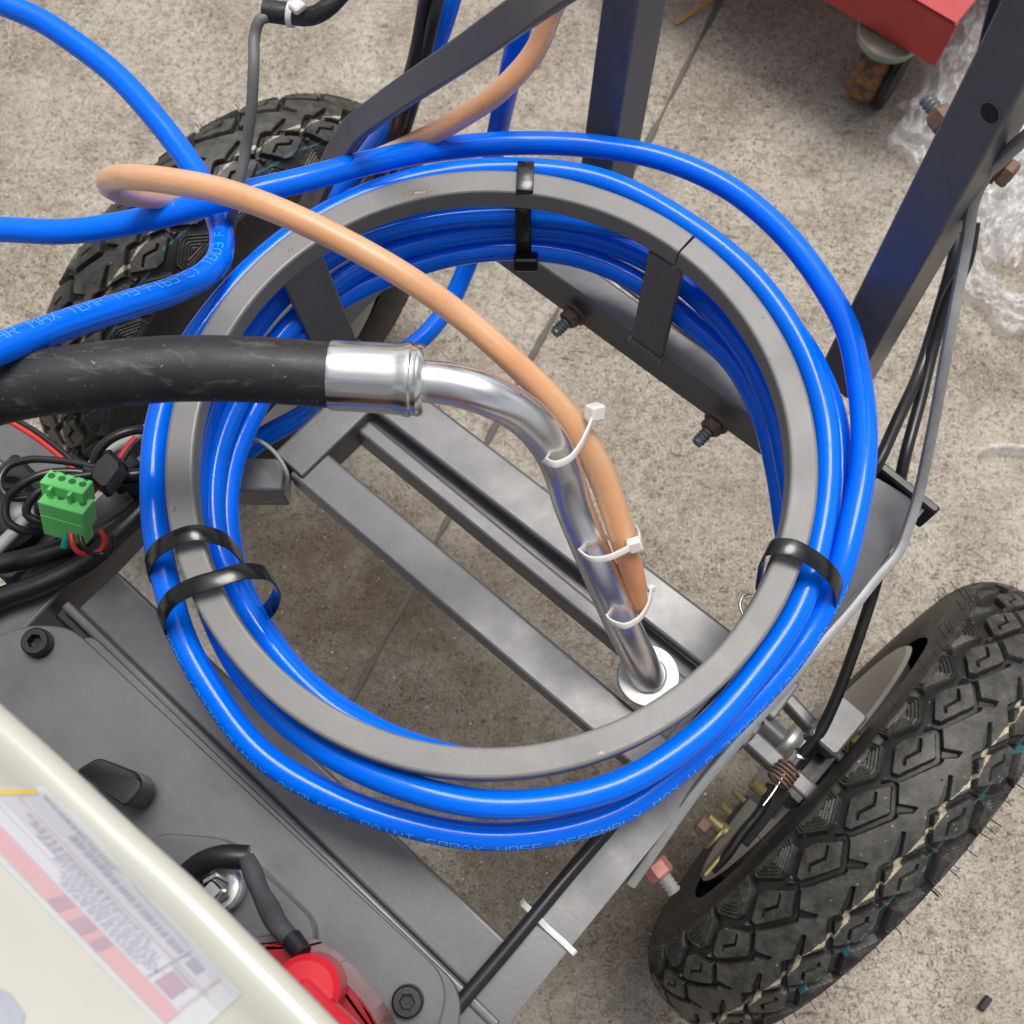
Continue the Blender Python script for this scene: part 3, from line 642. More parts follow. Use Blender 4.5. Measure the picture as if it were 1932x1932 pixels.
# drum and brake on the right wheel's inner side
mb=MB(); cyl(mb,wc-B*.075,B,.062,.05,48,cham=.004); cyl(mb,wc-B*.082,B,.028,.01,32,cham=.002); mb.build('brake_drum','rim_alloy',wr)
mb=MB(); cyl(mb,A*CA+B*(-.50)+Z*RW,B,.012,.62,24); mb.build('axle','frame_paint',K)
# brake lever, bracket, adjuster, springs (px, z)
def lever(name,px,z,t,mat,rad=.003): return plate(name,px,z,t,mat,K,rad)
mb=MB(); c=P(1575,1372,.44); box(mb,c,A*.022,B*.014,Z*.012,b=.002); mb.build('brake_bracket','frame_paint',K)
mb=MB(); c=P(1612,1398,.43); cyl(mb,c,B*.7+Z*.5,.007,.008,hexa=True,cham=.001); cyl(mb,c-(B*.7+Z*.5)*.004,B*.7+Z*.5,.0095,.003,20); mb.build('brake_nut','zinc_yellow',K)
mb=MB(); a_=P(1512,1420,.44); b_=P(1494,1445,.43); cyl(mb,b_,a_-b_,.0068,np.linalg.norm(a_-b_),20,cham=.001); mb.build('cable_ferrule','bright_steel',K)
# spring rings
mb=MB()
for i in range(5):
    c=P(1488-i*5,1450+i*6,.43); V,Fc=sweep(np.array([c+(math.cos(t)*B+math.sin(t)*Z)*.0095 for t in np.linspace(0,2*math.pi,20,endpoint=False)]),circ(.0013,6),'pt',closed=True); mb.add(V,Fc)
mb.build('return_spring','rust_nut',K)
tube('brake_wire',PP([(1480,1460,.43),(1462,1490,.43),(1440,1520,.43)]),.0012,'bright_steel',K,'pt',k=8)
mb=MB(); a_=P(1482,1490,.42); b_=P(1400,1590,.40); d_=(b_-a_); box(mb,(a_+b_)/2,d_/2,np.cross(Z,d_/np.linalg.norm(d_))*.006,Z*.002,b=.0015); mb.build('brake_arm','black_oxide',K)
a_=P(1440,1500,.41); tube('brake_lever',PP([(1455,1480,.425),(1440,1520,.42),(1398,1575,.415),(1370,1615,.41),(1345,1640,.40)]),.004,'black_oxide',K,'pt')
mb=MB()
for px,z,r,l in (((1404,1512),.43,.0030,.012),((1378,1535),.43,.0030,.010),((1440,1496),.43,.0055,.012)):
    c=P(*px,z); stud(mb,c,-B+.15*Z,r,l,.002)
mb.build('adjuster_screw','zinc_yellow',K)
mb=MB(); c=P(1335,1565,.41); cyl(mb,c,-B,.0085,.010,hexa=True,cham=.0012); sharp(mb.build('nut','rust_nut',K),30)
mb=MB(); c=P(1352,1580,.41); cyl(mb,c,-B,.0125,.002,24); cyl(mb,c+A*.008+B*.004,-B,.006,.02,16,cham=.001); mb.build('washer','zinc_yellow',K)
mb=MB(); c=P(1370,1600,.40); box(mb,c,A*.030,Z*.010,B*.0015,b=.001); mb.build('brake_arm','zinc_yellow',K)
mb=MB(); c=P(1520,1465,.40); box(mb,c,A*.028,Z*.018,B*.010,b=.003); box(mb,c+A*.02-Z*.01,A*.012,Z*.024,B*.014,b=.003); mb.build('brake_housing','black_oxide',K)
# R clip near the washer
tube('hitch_pin',PP([(1392,1180,.56),(1402,1165,.56),(1396,1142,.56),(1405,1122,.56),(1418,1120,.56),(1420,1138,.56),(1408,1150,.56),(1400,1168,.56)]),.0012,'bright_steel',K,'pt',k=8,step=.002)

# ================================================================ ENGINE
ZT=.93
eng=thing('engine',P(150,1700,ZF+.02),'engine with cream white fuel tank, red starter cover and warning label at the bottom left','engine')
edge_px=[(-260,1030),(-140,1160),(0,1302),(95,1386),(250,1530),(400,1665),(500,1765),(640,1905),(800,2080),(950,2260)]
ed=curve(PP(edge_px,ZT),.004)
din=np.array([-math.sin(math.radians(46)),-math.cos(math.radians(46)),0.])
prof=[(.100,-.16),(.075,-.12),(.052,-.085),(.028,-.05),(.014,-.028),(.0055,-.012),(.0045,-.004),(.010,0),(.017,-.001),(.024,-.005),(.030,-.007),(.05,-.0085),(.08,-.009),(.105,-.006),(.13,.001),(.16,.009),(.20,.012),(.26,.006),(.32,-.03),(.34,-.10),(.33,-.16)]
def fz(d): 
    q=[p for p in prof if p[1]>-.02 or p[0]>.3][2:]; xs=[p[0] for p in prof[6:]]; zs=[p[1] for p in prof[6:]]
    return np.interp(d,xs,zs)
pc=curve(np.array([(a,b,0) for a,b in prof]),.003)
V=[];Fc=[];k=len(pc)
ne=len(ed)
for i,e in enumerate(ed):
    t=i/(ne-1); endr=min(1,min(t,1-t)/.08); q=math.sqrt(max(0,1-(1-endr)**2))
    for a,b,_ in pc: V.append(e+din*(a*q+.17*(1-q))+Z*(b if q>.02 else b)*1.0-Z*.03*(1-q))
for i in range(ne-1):
    for j in range(k-1): Fc.append((i*k+j,(i+1)*k+j,(i+1)*k+j+1,i*k+j+1))
    Fc.append((i*k+k-1,(i+1)*k+k-1,(i+1)*k,i*k))
Fc.append(tuple(range(k))); Fc.append(tuple((ne-1)*k+j for j in range(k-1,-1,-1)))
tank=obj('fuel_tank',V,Fc,'tank_plastic',eng)
edn=ed[:,:2]
def on_tank(x,y,lift=.0004):
    z=ZT-.008
    for _ in range(6):
        p=P(x,y,z); # distance inward from edge polyline along din
        # intersect line p - din*s with the edge
        dperp=np.array([din[1],-din[0]]); s=(edn-p[:2])@dperp; i=int(np.argmin(abs(s))); d=(p[:2]-edn[i])@din[:2]; z=ZT+fz(d)
    p=P(x,y,z); return p+Z*lift
# label: bilinear patch; u along the long side, v across (0 = side near the rim)
LC=[(92,1494),(432,1858),(-115,1497),(322,1948)]   # v0u0, v0u1, v1u0, v1u1
def lab(u,v): 
    a=np.array(LC[0])*(1-u)+np.array(LC[1])*u; b=np.array(LC[2])*(1-u)+np.array(LC[3])*u; return a*(1-v)+b*v
def patch(mb,u0,u1,v0,v1,m,lift,nu=None,nv=None):
    nu=nu or max(1,int((u1-u0)/.05)); nv=nv or max(1,int((v1-v0)/.12)); V=[];Fc=[]
    for i in range(nu+1):
        for j in range(nv+1): V.append(on_tank(*lab(u0+(u1-u0)*i/nu,v0+(v1-v0)*j/nv),lift))
    for i in range(nu):
        for j in range(nv): a=i*(nv+1)+j; Fc.append((a,a+1,a+nv+2,a+nv+1))
    mb.add(V,Fc,m)
mb=MB(); mats=['label_film','label_white','label_red','label_orange','label_yellow','label_line','label_ink','label_maroon']
patch(mb,-.03,1.06,-.06,1.05,0,.0004,24,8); patch(mb,.0,.97,.02,.97,1,.0007,24,8)
patch(mb,.0,.97,.72,.96,2,.0010); patch(mb,-.012,.012,.45,1.0,3,.0012,1,6); patch(mb,-.012,.012,.10,.44,4,.0012,1,4)
patch(mb,.02,.98,.285,.315,5,.0010); patch(mb,.02,.78,.55,.565,5,.0010); patch(mb,.955,.965,.02,.7,5,.0011,1,4)
patch(mb,.10,.80,.020,.035,5,.0010)
for row,(v0,v1,us,ue) in enumerate(((.34,.38,.10,.72),(.39,.43,.14,.78),(.44,.48,.20,.78),(.49,.53,.30,.80),(.54,.58,.36,.82),(.59,.63,.38,.80),(.64,.68,.40,.76),(.12,.20,.22,.80),(.05,.09,.02,.40))):
    u=us
    while u<ue:
        L=random.uniform(.008,.03); patch(mb,u,min(ue,u+L),v0,v1,6,.0011,1,1); u+=L+random.uniform(.006,.012)
for u0,u1 in ((.45,.50),(.54,.60),(.63,.67)): patch(mb,u0,u1,.73,.95,7,.0013,1,2)
patch(mb,.84,.92,.40,.68,7,.0011); patch(mb,.81,.82,.06,.70,6,.0011,1,4); patch(mb,.83,.93,.34,.38,6,.0011,1,1); patch(mb,.84,.90,.08,.22,6,.0011,1,1); patch(mb,.81,.93,.50,.51,6,.0012,1,1)
mb.build('warning_label',mats,tank,False)
# dark print fragment at the corner
mb=MB(); q=[(-30,1850),(20,1875),(48,1915),(40,1960),(-30,1960)]; V=[on_tank(*p_,.0006) for p_ in q]; mb.add(V,[tuple(range(5))[::-1]]); mb.build('tank_print','label_ink',tank,False)
# engine body under the tank, its unseen bulk enlarged to shade the ground
mb=MB(); c=ed[ne//2]+din*.17; box(mb,np.array([c[0],c[1],.69])+din*.10,din*.16,np.cross(Z,din)*.26,Z*.08,b=.02); mb.build('crankcase','black_oxide',eng)
# red starter cover: big dome, axis B
plate('starter_cover',[(470,1795),(528,1772),(580,1788),(655,1850),(725,1945),(780,2080),(560,2200),(380,1900)],.735,.07,'red_metal',eng,[.01,.012,.015,.02,.02,.02,.02,.01])
plate('cover_rim',[(462,1770),(535,1758),(560,1790),(500,1830),(440,1800)],.70,.03,'frame_paint',eng,.006)
mb=MB(); c=P(578,1868,.765); cyl(mb,c-Z*.03,Z,.0165,.033,40,cham=.003); dd=P(650,1935,.765)-c; dd/=np.linalg.norm(dd)
box(mb,c+dd*.016+Z*.004,dd*.020,np.cross(Z,dd)*.0055,Z*.006,b=.0015); mb.build('choke_knob','red_plastic',eng)
# spark lead: sleeve, crimp, pin; corrugated hose stub; hex plug; black bracket; base foot
tube('lead_sleeve',PP([(466,1620,.70),(478,1650,.705),(490,1680,.71),(508,1715,.72),(528,1750,.735),(548,1772,.74)]),.0062,'sleeve',eng,'pt',rs=[.0046,.0056,.0050,.0060,.0054,.0050])
mb=MB(); a_=P(548,1770,.74); b_=P(573,1800,.745); cyl(mb,a_,b_-a_,.0058,np.linalg.norm(b_-a_),20,cham=.0008,r2=.0052); mb.build('lead_boot','black_plastic',eng)
tube('lead_wire',PP([(560,1785,.74),(572,1800,.742),(575,1825,.745)]),.0028,'cable_black',eng,'pt')
tube('corrugated_hose',PP([(330,1680,.655),(360,1645,.66),(385,1628,.665),(420,1617,.67),(468,1618,.67)]),.0072,'cable_black',eng,'pt')
mb=MB(); c=P(403,1672,.645); cyl(mb,c-Z*.02,Z,.016,.016,28,cham=.002); cyl(mb,c-Z*.004,Z+.4*B,.0085,.011,hexa=True,cham=.0012); box(mb,c+Z*.012+B*.004,A*.005,B*.005,Z*.006,b=.001); sharp(mb.build('oil_plug','bright_steel',eng),30)
plate('base_foot',[(290,1570),(430,1580),(600,1745),(560,1900),(200,1750)],.625,.018,'frame_paint',eng,.012)
plate('black_bracket',[(185,1428),(264,1460),(270,1484),(240,1525),(140,1455)],.645,.03,'black_plastic',eng,.005)

# ================================================================ BLUE HOSE
HR=.0085
hose=thing('paint_hose',P(925,900,.62),'long glossy blue spray hose coiled around the grey hoop with loose loops at the left','hose')
spiral=PP([(-70,432,.70),(0,433,.70),(120,437,.70),(220,425,.705),(320,403,.71),(420,375,.718),(560,342,.712),(700,306,.70),(850,279,.68),(1000,270,.67),(1130,277,.67),(1250,300,.67),(1370,352,.67),(1470,432,.672),(1550,532,.675),(1600,625,.68),(1622,725,.683),(1630,800,.687),(1628,880,.690),(1610,980,.69),(1583,1080,.685),(1552,1150,.675),(1498,1234,.67),(1408,1337,.665),(1296,1438,.66),(1162,1533,.658),(1054,1567,.658),(911,1578,.658),(767,1553,.658),(624,1502,.66),(491,1420,.663),(400,1305,.668),(350,1216,.672),(316,1110,.68),(294,1000,.686),(289,900,.69),(299,800,.69),(330,705,.69),(388,610,.69),(465,520,.69),(565,436,.69),(690,370,.69),(820,332,.69),(960,320,.69),(1130,340,.69),(1298,425,.69),(1418,522,.69),(1490,618,.69),(1534,710,.69),(1557,800,.69),(1562,880,.69),(1547,1010,.69),(1500,1160,.69),(1440,1250,.69),(1306,1396,.69),(1162,1482,.69),(1040,1512,.69),(911,1516,.69),(767,1484,.69),(624,1420,.685),(520,1340,.675),(430,1220,.665),(385,1100,.655),(370,980,.65),(378,860,.645),(410,740,.645),(470,630,.65),(560,530,.655),(680,452,.655),(820,415,.655),(980,404,.655),(1120,418,.66),(1240,445,.67),(1330,505,.675),(1420,595,.675),(1485,720,.675),(1512,850,.675),(1512,960,.67)])
sp_path=curve(spiral,.004); V,Fc=sweep(sp_path,circ(HR,24),'up'); obj('hose_coil',V,Fc,'blue_hose',hose)
I2=PP([(1490,1080,.65),(1500,980,.648),(1485,880,.645),(1458,770,.642),(1405,662,.64),(1311,556,.64),(1220,490,.64),(1110,448,.64),(980,434,.64),(850,446,.64),(730,480,.64),(620,545,.64),(530,635,.64),(455,745,.64),(410,860,.64),(402,970,.64),(420,1060,.64),(455,1130,.64),(520,1230,.64),(620,1330,.64),(740,1400,.64)])
I1=PP([(1485,1150,.63),(1490,1060,.625),(1480,980,.62),(1466,890,.62),(1440,790,.62),(1392,696,.622),(1290,597,.624),(1200,530,.626),(1100,487,.627),(980,471,.628),(850,483,.626),(740,518,.626),(636,568,.626),(552,646,.625),(490,755,.624),(440,870,.624),(428,960,.625),(434,1030,.626),(452,1100,.627),(490,1175,.628),(560,1270,.63),(650,1343,.636),(740,1392,.642),(820,1420,.65),(880,1436,.655)])
I3=PP([(1480,1100,.635),(1495,960,.64),(1480,850,.64),(1440,740,.645),(1385,640,.645),(1310,545,.648),(1220,480,.648),(1100,430,.65)])
for q_ in (I2,I1):
    V,Fc=sweep(curve(q_,.004),circ(HR*.97,22),'up'); obj('hose_coil',V,Fc,'blue_hose',hose)
O2=PP([(1340,478,.668),(1440,560,.668),(1522,662,.668),(1570,770,.668),(1586,880,.668),(1580,990,.667),(1550,1090,.66),(1500,1180,.655)])
V,Fc=sweep(curve(O2,.004),circ(HR*.97,22),'up'); obj('hose_coil',V,Fc,'blue_hose',hose)
S1=PP([(-70,-25,.72),(0,5,.715),(72,36,.71),(143,82,.705),(215,138,.70),(287,215,.695),(341,284,.69),(382,345,.688),(410,410,.69),(419,455,.70),(412,490,.71),(387,518,.72),(341,542,.735),(251,572,.765),(143,606,.80),(36,644,.83),(-60,680,.85)])
s1p=curve(S1,.004); V,Fc=sweep(s1p,circ(HR,24),'up'); obj('hose_lead',V,Fc,'blue_hose',hose)
# strands rising at the top and crossing under the frame
V,Fc=sweep(curve(PP([(860,-60,.80),(842,10,.78),(815,90,.75),(780,170,.71),(735,240,.67),(690,300,.63),(640,370,.60),(600,440,.56)]),.004),circ(HR,22),'pt'); obj('hose_lead',V,Fc,'blue_hose',hose)
V,Fc=sweep(curve(PP([(985,-60,.78),(982,40,.74),(965,130,.70),(945,220,.64),(930,300,.58),(915,400,.52),(882,500,.47),(850,570,.45),(805,630,.45),(720,690,.46),(640,735,.48),(560,790,.52),(490,830,.54),(440,870,.55)]),.004),circ(HR,22),'pt'); obj('hose_lead',V,Fc,'blue_hose',hose)
V,Fc=sweep(curve(PP([(330,910,.55),(290,922,.55),(240,940,.55),(180,975,.54)]),.004),circ(.006,16),'up'); obj('hose_lead',V,Fc,'blue_hose',hose)
# printing
def arc_to(path,pt):
    S=np.concatenate([[0],np.cumsum(np.linalg.norm(np.diff(path,axis=0),axis=1))]); i=int(np.argmin(np.linalg.norm(path-pt,axis=1))); return S[i]
rp=s1p[::-1].copy()
s0=arc_to(rp,P(-20,662,.845)); hose_text('hose_print',rp,HR,'PAR MAX TEMP 149°F(65°C) TD03 F A4677 N',s0-.004,.02,.0062,hose,adv=1.3)
# outer bottom strand, path reversed so it reads left to right
i0_=int(np.argmin(np.linalg.norm(sp_path-P(1583,1080,.685),axis=1))); i1_=int(np.argmin(np.linalg.norm(sp_path-P(316,1110,.68),axis=1)))
rp=sp_path[i0_:i1_+1][::-1].copy()
hose_text('hose_print',rp,HR,'3300PSI(227BAR)MAX AIRLESS PAINT SPRAY HOSE ASSEMBLY MAX W.P 3300PSI(227BAR) MAX TEMP 149°F(65°C) TD03',.01,1.08,.0050,hose,adv=1.45)

# ================================================================ AMBER TUBE
at_pts=PP([(1075,-50,.80),(1045,10,.78),(1010,95,.755),(950,165,.735),(870,222,.71),(780,270,.685),(690,308,.665),(600,337,.665),(500,360,.675),(400,374,.695),(300,373,.72),(240,366,.745),(209,352,.77),(213,337,.795),(250,334,.81),(330,343,.82),(430,364,.826),(540,404,.826),(660,462,.82),(780,532,.81),(880,605,.795),(960,675,.785),(1030,742,.77),(1090,815,.75),(1130,885,.73),(1158,960,.712),(1180,1035,.695),(1198,1100,.672),(1210,1150,.655)])
amb=thing('drain_tube',at_pts[5],'soft translucent amber orange tube looping over the blue hose and tied to the silver pipe','tube')
rs=[.0074]*22+[.0078,.0082,.0088,.0086,.0078,.0072,.0045]
q=curve(np.hstack([at_pts,np.array(rs)[:,None]]),.004); V,Fc=sweep(q[:,:3],circ(1,22),'pt',scale=q[:,3]); 
mi=[0]*len(Fc); nrs=len(q)
for i,f in enumerate(Fc[:-2]):
    if i//22>nrs-16: mi[i]=1
obj('tube_wall',V,Fc,['amber_pvc','amber_rust'],amb,mi=mi)

# ================================================================ SUCTION TUBE
suc=thing('suction_tube',P(1222,1275,ZF),'thick black rubber suction hose crimped to a bent zinc pipe','suction pipe')
tube('rubber_hose',PP([(-90,765,.81),(0,737,.812),(143,714,.814),(323,696,.812),(466,697,.81),(640,709,.806)]),.0178,'black_rubber',suc,k=40)
fa=P(622,708,.806); fb=P(772,716,.806); ax=(fb-fa)/np.linalg.norm(fb-fa); Lf=np.linalg.norm(fb-fa)
pf=[(0,.0178),(.0008,.0188),(.003,.0192),(.012,.0190),(.030,.0193),(Lf-.008,.0193),(Lf-.004,.0196),(Lf-.001,.0205),(Lf+.001,.0205),(Lf+.002,.0195),(Lf+.0035,.0195),(Lf+.005,.0200),(Lf+.0065,.0196),(Lf+.0085,.0180),(Lf+.0090,.014),(Lf+.0092,.011)]
V,Fc=sweep(np.array([fa+ax*x for x,_ in pf]),circ(1,8*8),'up',scale=[r for _,r in pf])
# crimp facets: eight shallow flats along the sleeve
V=np.array(V).reshape(len(pf),64,3)
for i,(x,r) in enumerate(pf):
    if .002<x<Lf-.006:
        for j in range(64):
            c=fa+ax*x; v=V[i,j]-c; f=1-.022*max(0,math.cos(8*2*math.pi*j/64))**2; V[i,j]=c+v*f
sharp(obj('ferrule',V.reshape(-1,3),Fc,'zinc_ferrule',suc),30)
pp=PP([(765,716,.806),(800,719,.806),(860,727,.806),(930,750,.80),(990,785,.785),(1035,835,.765),(1062,890,.742),(1080,950,.722),(1108,1020,.70),(1145,1110,.672),(1185,1200,.64),(1210,1250,.618),(1222,1277,.602)])
tube('bent_pipe',pp,.0116,'zinc_pipe',suc,'pt',k=40,step=.003)
wc_=P(1222,1276,.598); mb=MB(); k=56; V=[];Fc=[]
for r,zz in ((.0118,.0045),(.0118,.006),(.0122,.0066),(.0206,.0066),(.0212,.006),(.0212,.003),(.0205,.0024),(.012,.0024)): V+=[wc_+np.array([r*math.cos(2*math.pi*i/k),r*math.sin(2*math.pi*i/k),zz-.003]) for i in range(k)]
for L in range(7):
    for j in range(k): Fc.append((L*k+j,(L+1)*k+j,(L+1)*k+(j+1)%k,L*k+(j+1)%k))
mb.add(V,Fc); sharp(mb.build('washer','washer_alu',suc),30)
mb=MB(); cyl(mb,wc_-Z*.015,Z,.0122,.024,32,cham=.0015); mb.build('spigot','washer_alu',suc)

# ================================================================ CABLE TIES
def tie(pts,wdir,wd,t,label,head=None,mat='tie_plastic',group='black cable ties round the coil',closed=False,cat='cable tie'):
    P_=PP(pts) if not isinstance(pts,np.ndarray) else pts
    r=thing('cable_tie',P_.mean(0),label,cat,group); strap('strap',P_,wdir,wd,t,mat,r,closed)
    if head is not None:
        c,dx,dy,dz=head; mb=MB(); box(mb,c,dx,dy,dz,b=.0012); mb.build('tie_head',mat,r)
    return r
tX=P(1010,400,.71)-P(970,400,.71); tX/=np.linalg.norm(tX)
tie([(990,316,.672),(992,308,.695),(992,312,.713),(991,340,.7135),(990,358,.7125),(988,372,.702),(987,392,.682),(987,430,.665),(988,470,.645),(990,492,.63),(990,510,.61)],tX,.0115,.0014,'black cable tie over the top of the hoop, its square head hanging inside',
 head=(P(992,494,.640),tX*.0088,np.array([0,.45,.9])*.0052,np.array([0,.9,-.45])*.006))
def tdir(px0,px1): v=P(*px1,.7)-P(*px0,.7); return v/np.linalg.norm(v)
tie([(292,1098,.655),(280,1080,.675),(279,1062,.695),(295,1038,.71),(325,1018,.7185),(370,1005,.7195),(415,1015,.712),(445,1038,.69),(458,1058,.665),(455,1078,.64)],tdir((350,960),(372,1060)),.0105,.0013,'black cable tie at the left of the hoop, upper one of the two crossing bands')
tie([(330,1215,.655),(308,1185,.675),(306,1158,.70),(325,1128,.713),(365,1106,.7195),(410,1092,.72),(460,1078,.716),(498,1080,.705),(518,1098,.685),(522,1122,.66),(508,1150,.635),(490,1165,.62)],tdir((360,1060),(400,1150)),.0108,.0013,'black cable tie at the left of the hoop, lower loose band bowing inwards')
tie([(1432,1100,.655),(1436,1072,.675),(1442,1048,.70),(1458,1032,.7165),(1490,1032,.7195),(1525,1048,.718),(1555,1070,.712),(1578,1098,.70),(1582,1128,.685),(1566,1155,.665),(1545,1165,.65)],tdir((1530,1010),(1490,1100)),.0110,.0013,'black cable tie at the right of the hoop binding two blue strands')
# nylon ties round pipe and amber tube
def hull_loop(i_pipe,c2,r1,r2,n=36):
    c1=i_pipe[0]; t=i_pipe[1]; e=c2-c1; e-=t*(e@t); L=np.linalg.norm(e); e/=L; f=np.cross(t,e); out=[]
    # convex hull of two circles by support function
    for i in range(n):
        a=2*math.pi*i/n; d=math.cos(a)*e+math.sin(a)*f; s1=r1; s2=r2+L*math.cos(a)
        out.append(c1+d*r1 if s1>s2 else c1+e*L+d*r2)
    return np.array(out),e
ppc=curve(pp,.003); 
ambc=q[:,:3]
for j,(pxy,z,hd,lab_) in enumerate((((1072,868),.74,(1122,772),'white cable tie with its head sticking up at the bend of the silver pipe'),((1140,1045),.69,(1197,1028),'white cable tie at mid height of the silver pipe, knob-like head at the right'),((1188,1170),.655,(1225,1108),'white cable tie near the foot of the silver pipe where the amber tube ends'))):
    i=int(np.argmin(np.linalg.norm(ppc-P(*pxy,z),axis=1))); t=ppc[i+1]-ppc[i-1]; t/=np.linalg.norm(t)
    k2=int(np.argmin(np.linalg.norm(ambc-ppc[i],axis=1))); c2=ambc[k2]; t2=t+np.cross(t,np.array([0,0,1.]))*(.0)
    if j==0: tt=t+np.array([-.35,-.55,.0])*.9; tt/=np.linalg.norm(tt)
    elif j==2: tt=t+np.array([-.3,-.3,.0])*.6; tt/=np.linalg.norm(tt)
    else: tt=t
    arc=PP([[(1004,838,.72),(1012,852,.748),(1026,867,.766),(1048,876,.771),(1074,866,.770),(1094,842,.769),(1109,812,.768),(1121,782,.766)],
        [(1084,1012,.675),(1087,1024,.695),(1096,1043,.707),(1115,1055,.712),(1145,1053,.712),(1172,1042,.711),(1194,1030,.708)],
        [(1136,1142,.645),(1141,1156,.662),(1153,1173,.671),(1176,1181,.675),(1200,1172,.672),(1219,1150,.668),(1227,1128,.664),(1228,1112,.660)]][j])
    r=thing('cable_tie',ppc[i],lab_,'cable tie','white cable ties on the silver pipe'); strap('strap',arc,tt,.0042,.0014,'nylon_white',r,step=.0015)
    e=c2-ppc[i]; e-=tt*(e@tt); e/=np.linalg.norm(e); hc_=arc[-1]+(arc[-1]-arc[-2])*.15; hs=(.0050,.0044,.0026)[j]
    mb=MB(); box(mb,hc_,e*hs,tt*hs*.9,np.cross(e,tt)*hs*.8,b=.0009); mb.build('tie_head','nylon_white',r)
    if j==1: strap('tie_tail',PP([(1197,1030,.709),(1205,1020,.708),(1206,1006,.70),(1200,994,.69)]),tt,.0032,.0014,'nylon_white',r,step=.0015)
# tie on the right rail
wv2=A
pz=ZF+.0018
tie(np.vstack([P(985,1700,ZF-.004)-Z*.006,P(990,1708,ZF+.002),P(1008,1725,ZF+.010),P(1030,1748,pz+.001),P(1060,1775,pz),P(1083,1797,pz),P(1084,1799,pz)-Z*.012]),A,.0042,.0014,'white cable tie across the right frame rail',mat='nylon_white',group='white cable ties on the frame')
# grey tie loop at the left brace
r=thing('cable_tie',P(520,880,ZF),'thin grey tie looped over the brace tube left of the crossbar','cable tie')
tube('strap',PP([(478,828,.60),(500,838,.606),(525,862,.606),(541,892,.603),(541,915,.59),(530,935,.57),(505,945,.56)]),.0016,'cable_grey',r,'pt',k=8)

# ================================================================ CABLES
def cable(name,pts,r,mat,label,cat='cable',group=None,mode='pt'):
    o=tube(name,PP(pts),r,mat,None,mode,k=14); return tag(o,label,cat,group)
cable('control_cable',[(800,1975,ZF+.004),(865,1897,ZF+.006),(960,1786,ZF+.007),(1060,1665,ZF+.007),(1150,1560,ZF+.006),(1260,1430,ZF+.005),(1400,1270,ZF+.004)],.0048,'cable_black','black cable laid along the inner edge of the right frame rail')
cable('control_cable',[(1895,-60,.80),(1880,0,.78),(1858,90,.75),(1836,190,.70),(1815,350,.64),(1800,480,.62),(1770,590,.60),(1735,700,.59),(1690,800,.60),(1650,885,.60),(1600,960,.57),(1560,1100,.5)],.0046,'cable_black','black cable running beside the right post down under the blue hose','cable','black control cables at the right')
cable('control_cable',[(1838,420,.66),(1822,500,.64),(1790,560,.62),(1765,640,.60),(1735,760,.585),(1708,860,.58),(1692,935,.565),(1665,1050,.53),(1645,1125,.50),(1610,1230,.48),(1572,1330,.46),(1545,1385,.45),(1512,1425,.44)],.0046,'cable_black','black brake cable passing behind the right end plate down to the wheel brake','cable','black control cables at the right')
cable('grey_rod',[(470,-40,.80)] and [(502,32,.80),(490,38,.80),(482,60,.795),(479,120,.79),(474,210,.77),(464,280,.75),(450,350,.735),(438,410,.70),(432,450,.66),(425,520,.6)],.0036,'grey_wire','thin bent grey rod standing in front of the left tyre','rod')
rh=thing('rubber_elbow',P(560,25,.80),'short black rubber hose end with a white clip at the top left','hose')
tube('hose_end',PP([(498,20,.80),(530,24,.80),(556,28,.80)]),.0068,'black_rubber',rh,k=20)
tube('hose_tail',PP([(545,27,.802),(575,32,.805),(600,26,.81),(625,8,.815),(650,-20,.82),(700,-70,.83)]),.0056,'black_rubber',rh,k=18)
mb=MB(); V,Fc=sweep(np.array([P(545,26,.802),P(556,28,.802)]),circ(.0078,24),'up'); mb.add(V,Fc); box(mb,P(560,12,.815),A*.004,B*.004,Z*.0025,b=.001); mb.build('hose_clip','nylon_white',rh)
cable('black_flex',[(815,-50,.82),(806,0,.80),(790,90,.77),(768,170,.73),(752,230,.69),(735,290,.64),(712,350,.58)],.0056,'cable_black','left one of two black cables coming down beside the blue hose at the top','cable','black cables at the top')
cable('black_flex',[(838,-50,.815),(822,20,.80),(802,110,.765),(782,190,.72),(764,250,.68),(748,310,.62),(730,370,.56)],.0040,'cable_black','right one of two black cables coming down beside the blue hose at the top','cable','black cables at the top')
cable('grey_cable',[(420,735,.60),(350,758,.60),(310,785,.60),(260,822,.60),(200,855,.60),(160,893,.60),(110,938,.61),(60,970,.62),(20,1010,.63),(-30,1060,.64)],.0042,'cable_grey','light grey cable running diagonally behind the green connector')
cable('black_flex',[(-60,1072,.60),(0,1065,.60),(60,1052,.60),(130,1030,.60),(200,1000,.60),(265,955,.60),(320,900,.595),(360,850,.59),(400,800,.58)],.0075,'cable_black','upper one of two thick black cables along the left frame rail','cable','black cables along the left rail')
cable('black_flex',[(-60,1160,.60),(0,1130,.60),(80,1102,.60),(160,1062,.60),(240,990,.602),(300,930,.60),(350,870,.595)],.0080,'cable_black','lower one of two thick black cables along the left frame rail','cable','black cables along the left rail')
cable('twin_wire',[(10,790,.62),(60,820,.62),(100,850,.62),(160,905,.62)],.0022,'wire_red','red wire of the pair crossing the gap under the black suction hose','wire')
cable('twin_wire',[(14,784,.621),(66,813,.621),(106,843,.621),(168,898,.621)],.0020,'cable_black','black wire lying against the red wire under the black suction hose','wire')
# strap with buckle on the cables
mb=MB(); c=P(232,890,.612); box(mb,c,A*.013,B*.010,Z*.008,b=.002); box(mb,c+B*.014+A*.002,A*.010,B*.006,Z*.009,b=.002); o=mb.build('cable_clamp','black_plastic'); tag(o,'black plastic clamp gripping the cables at the left rail','clamp')
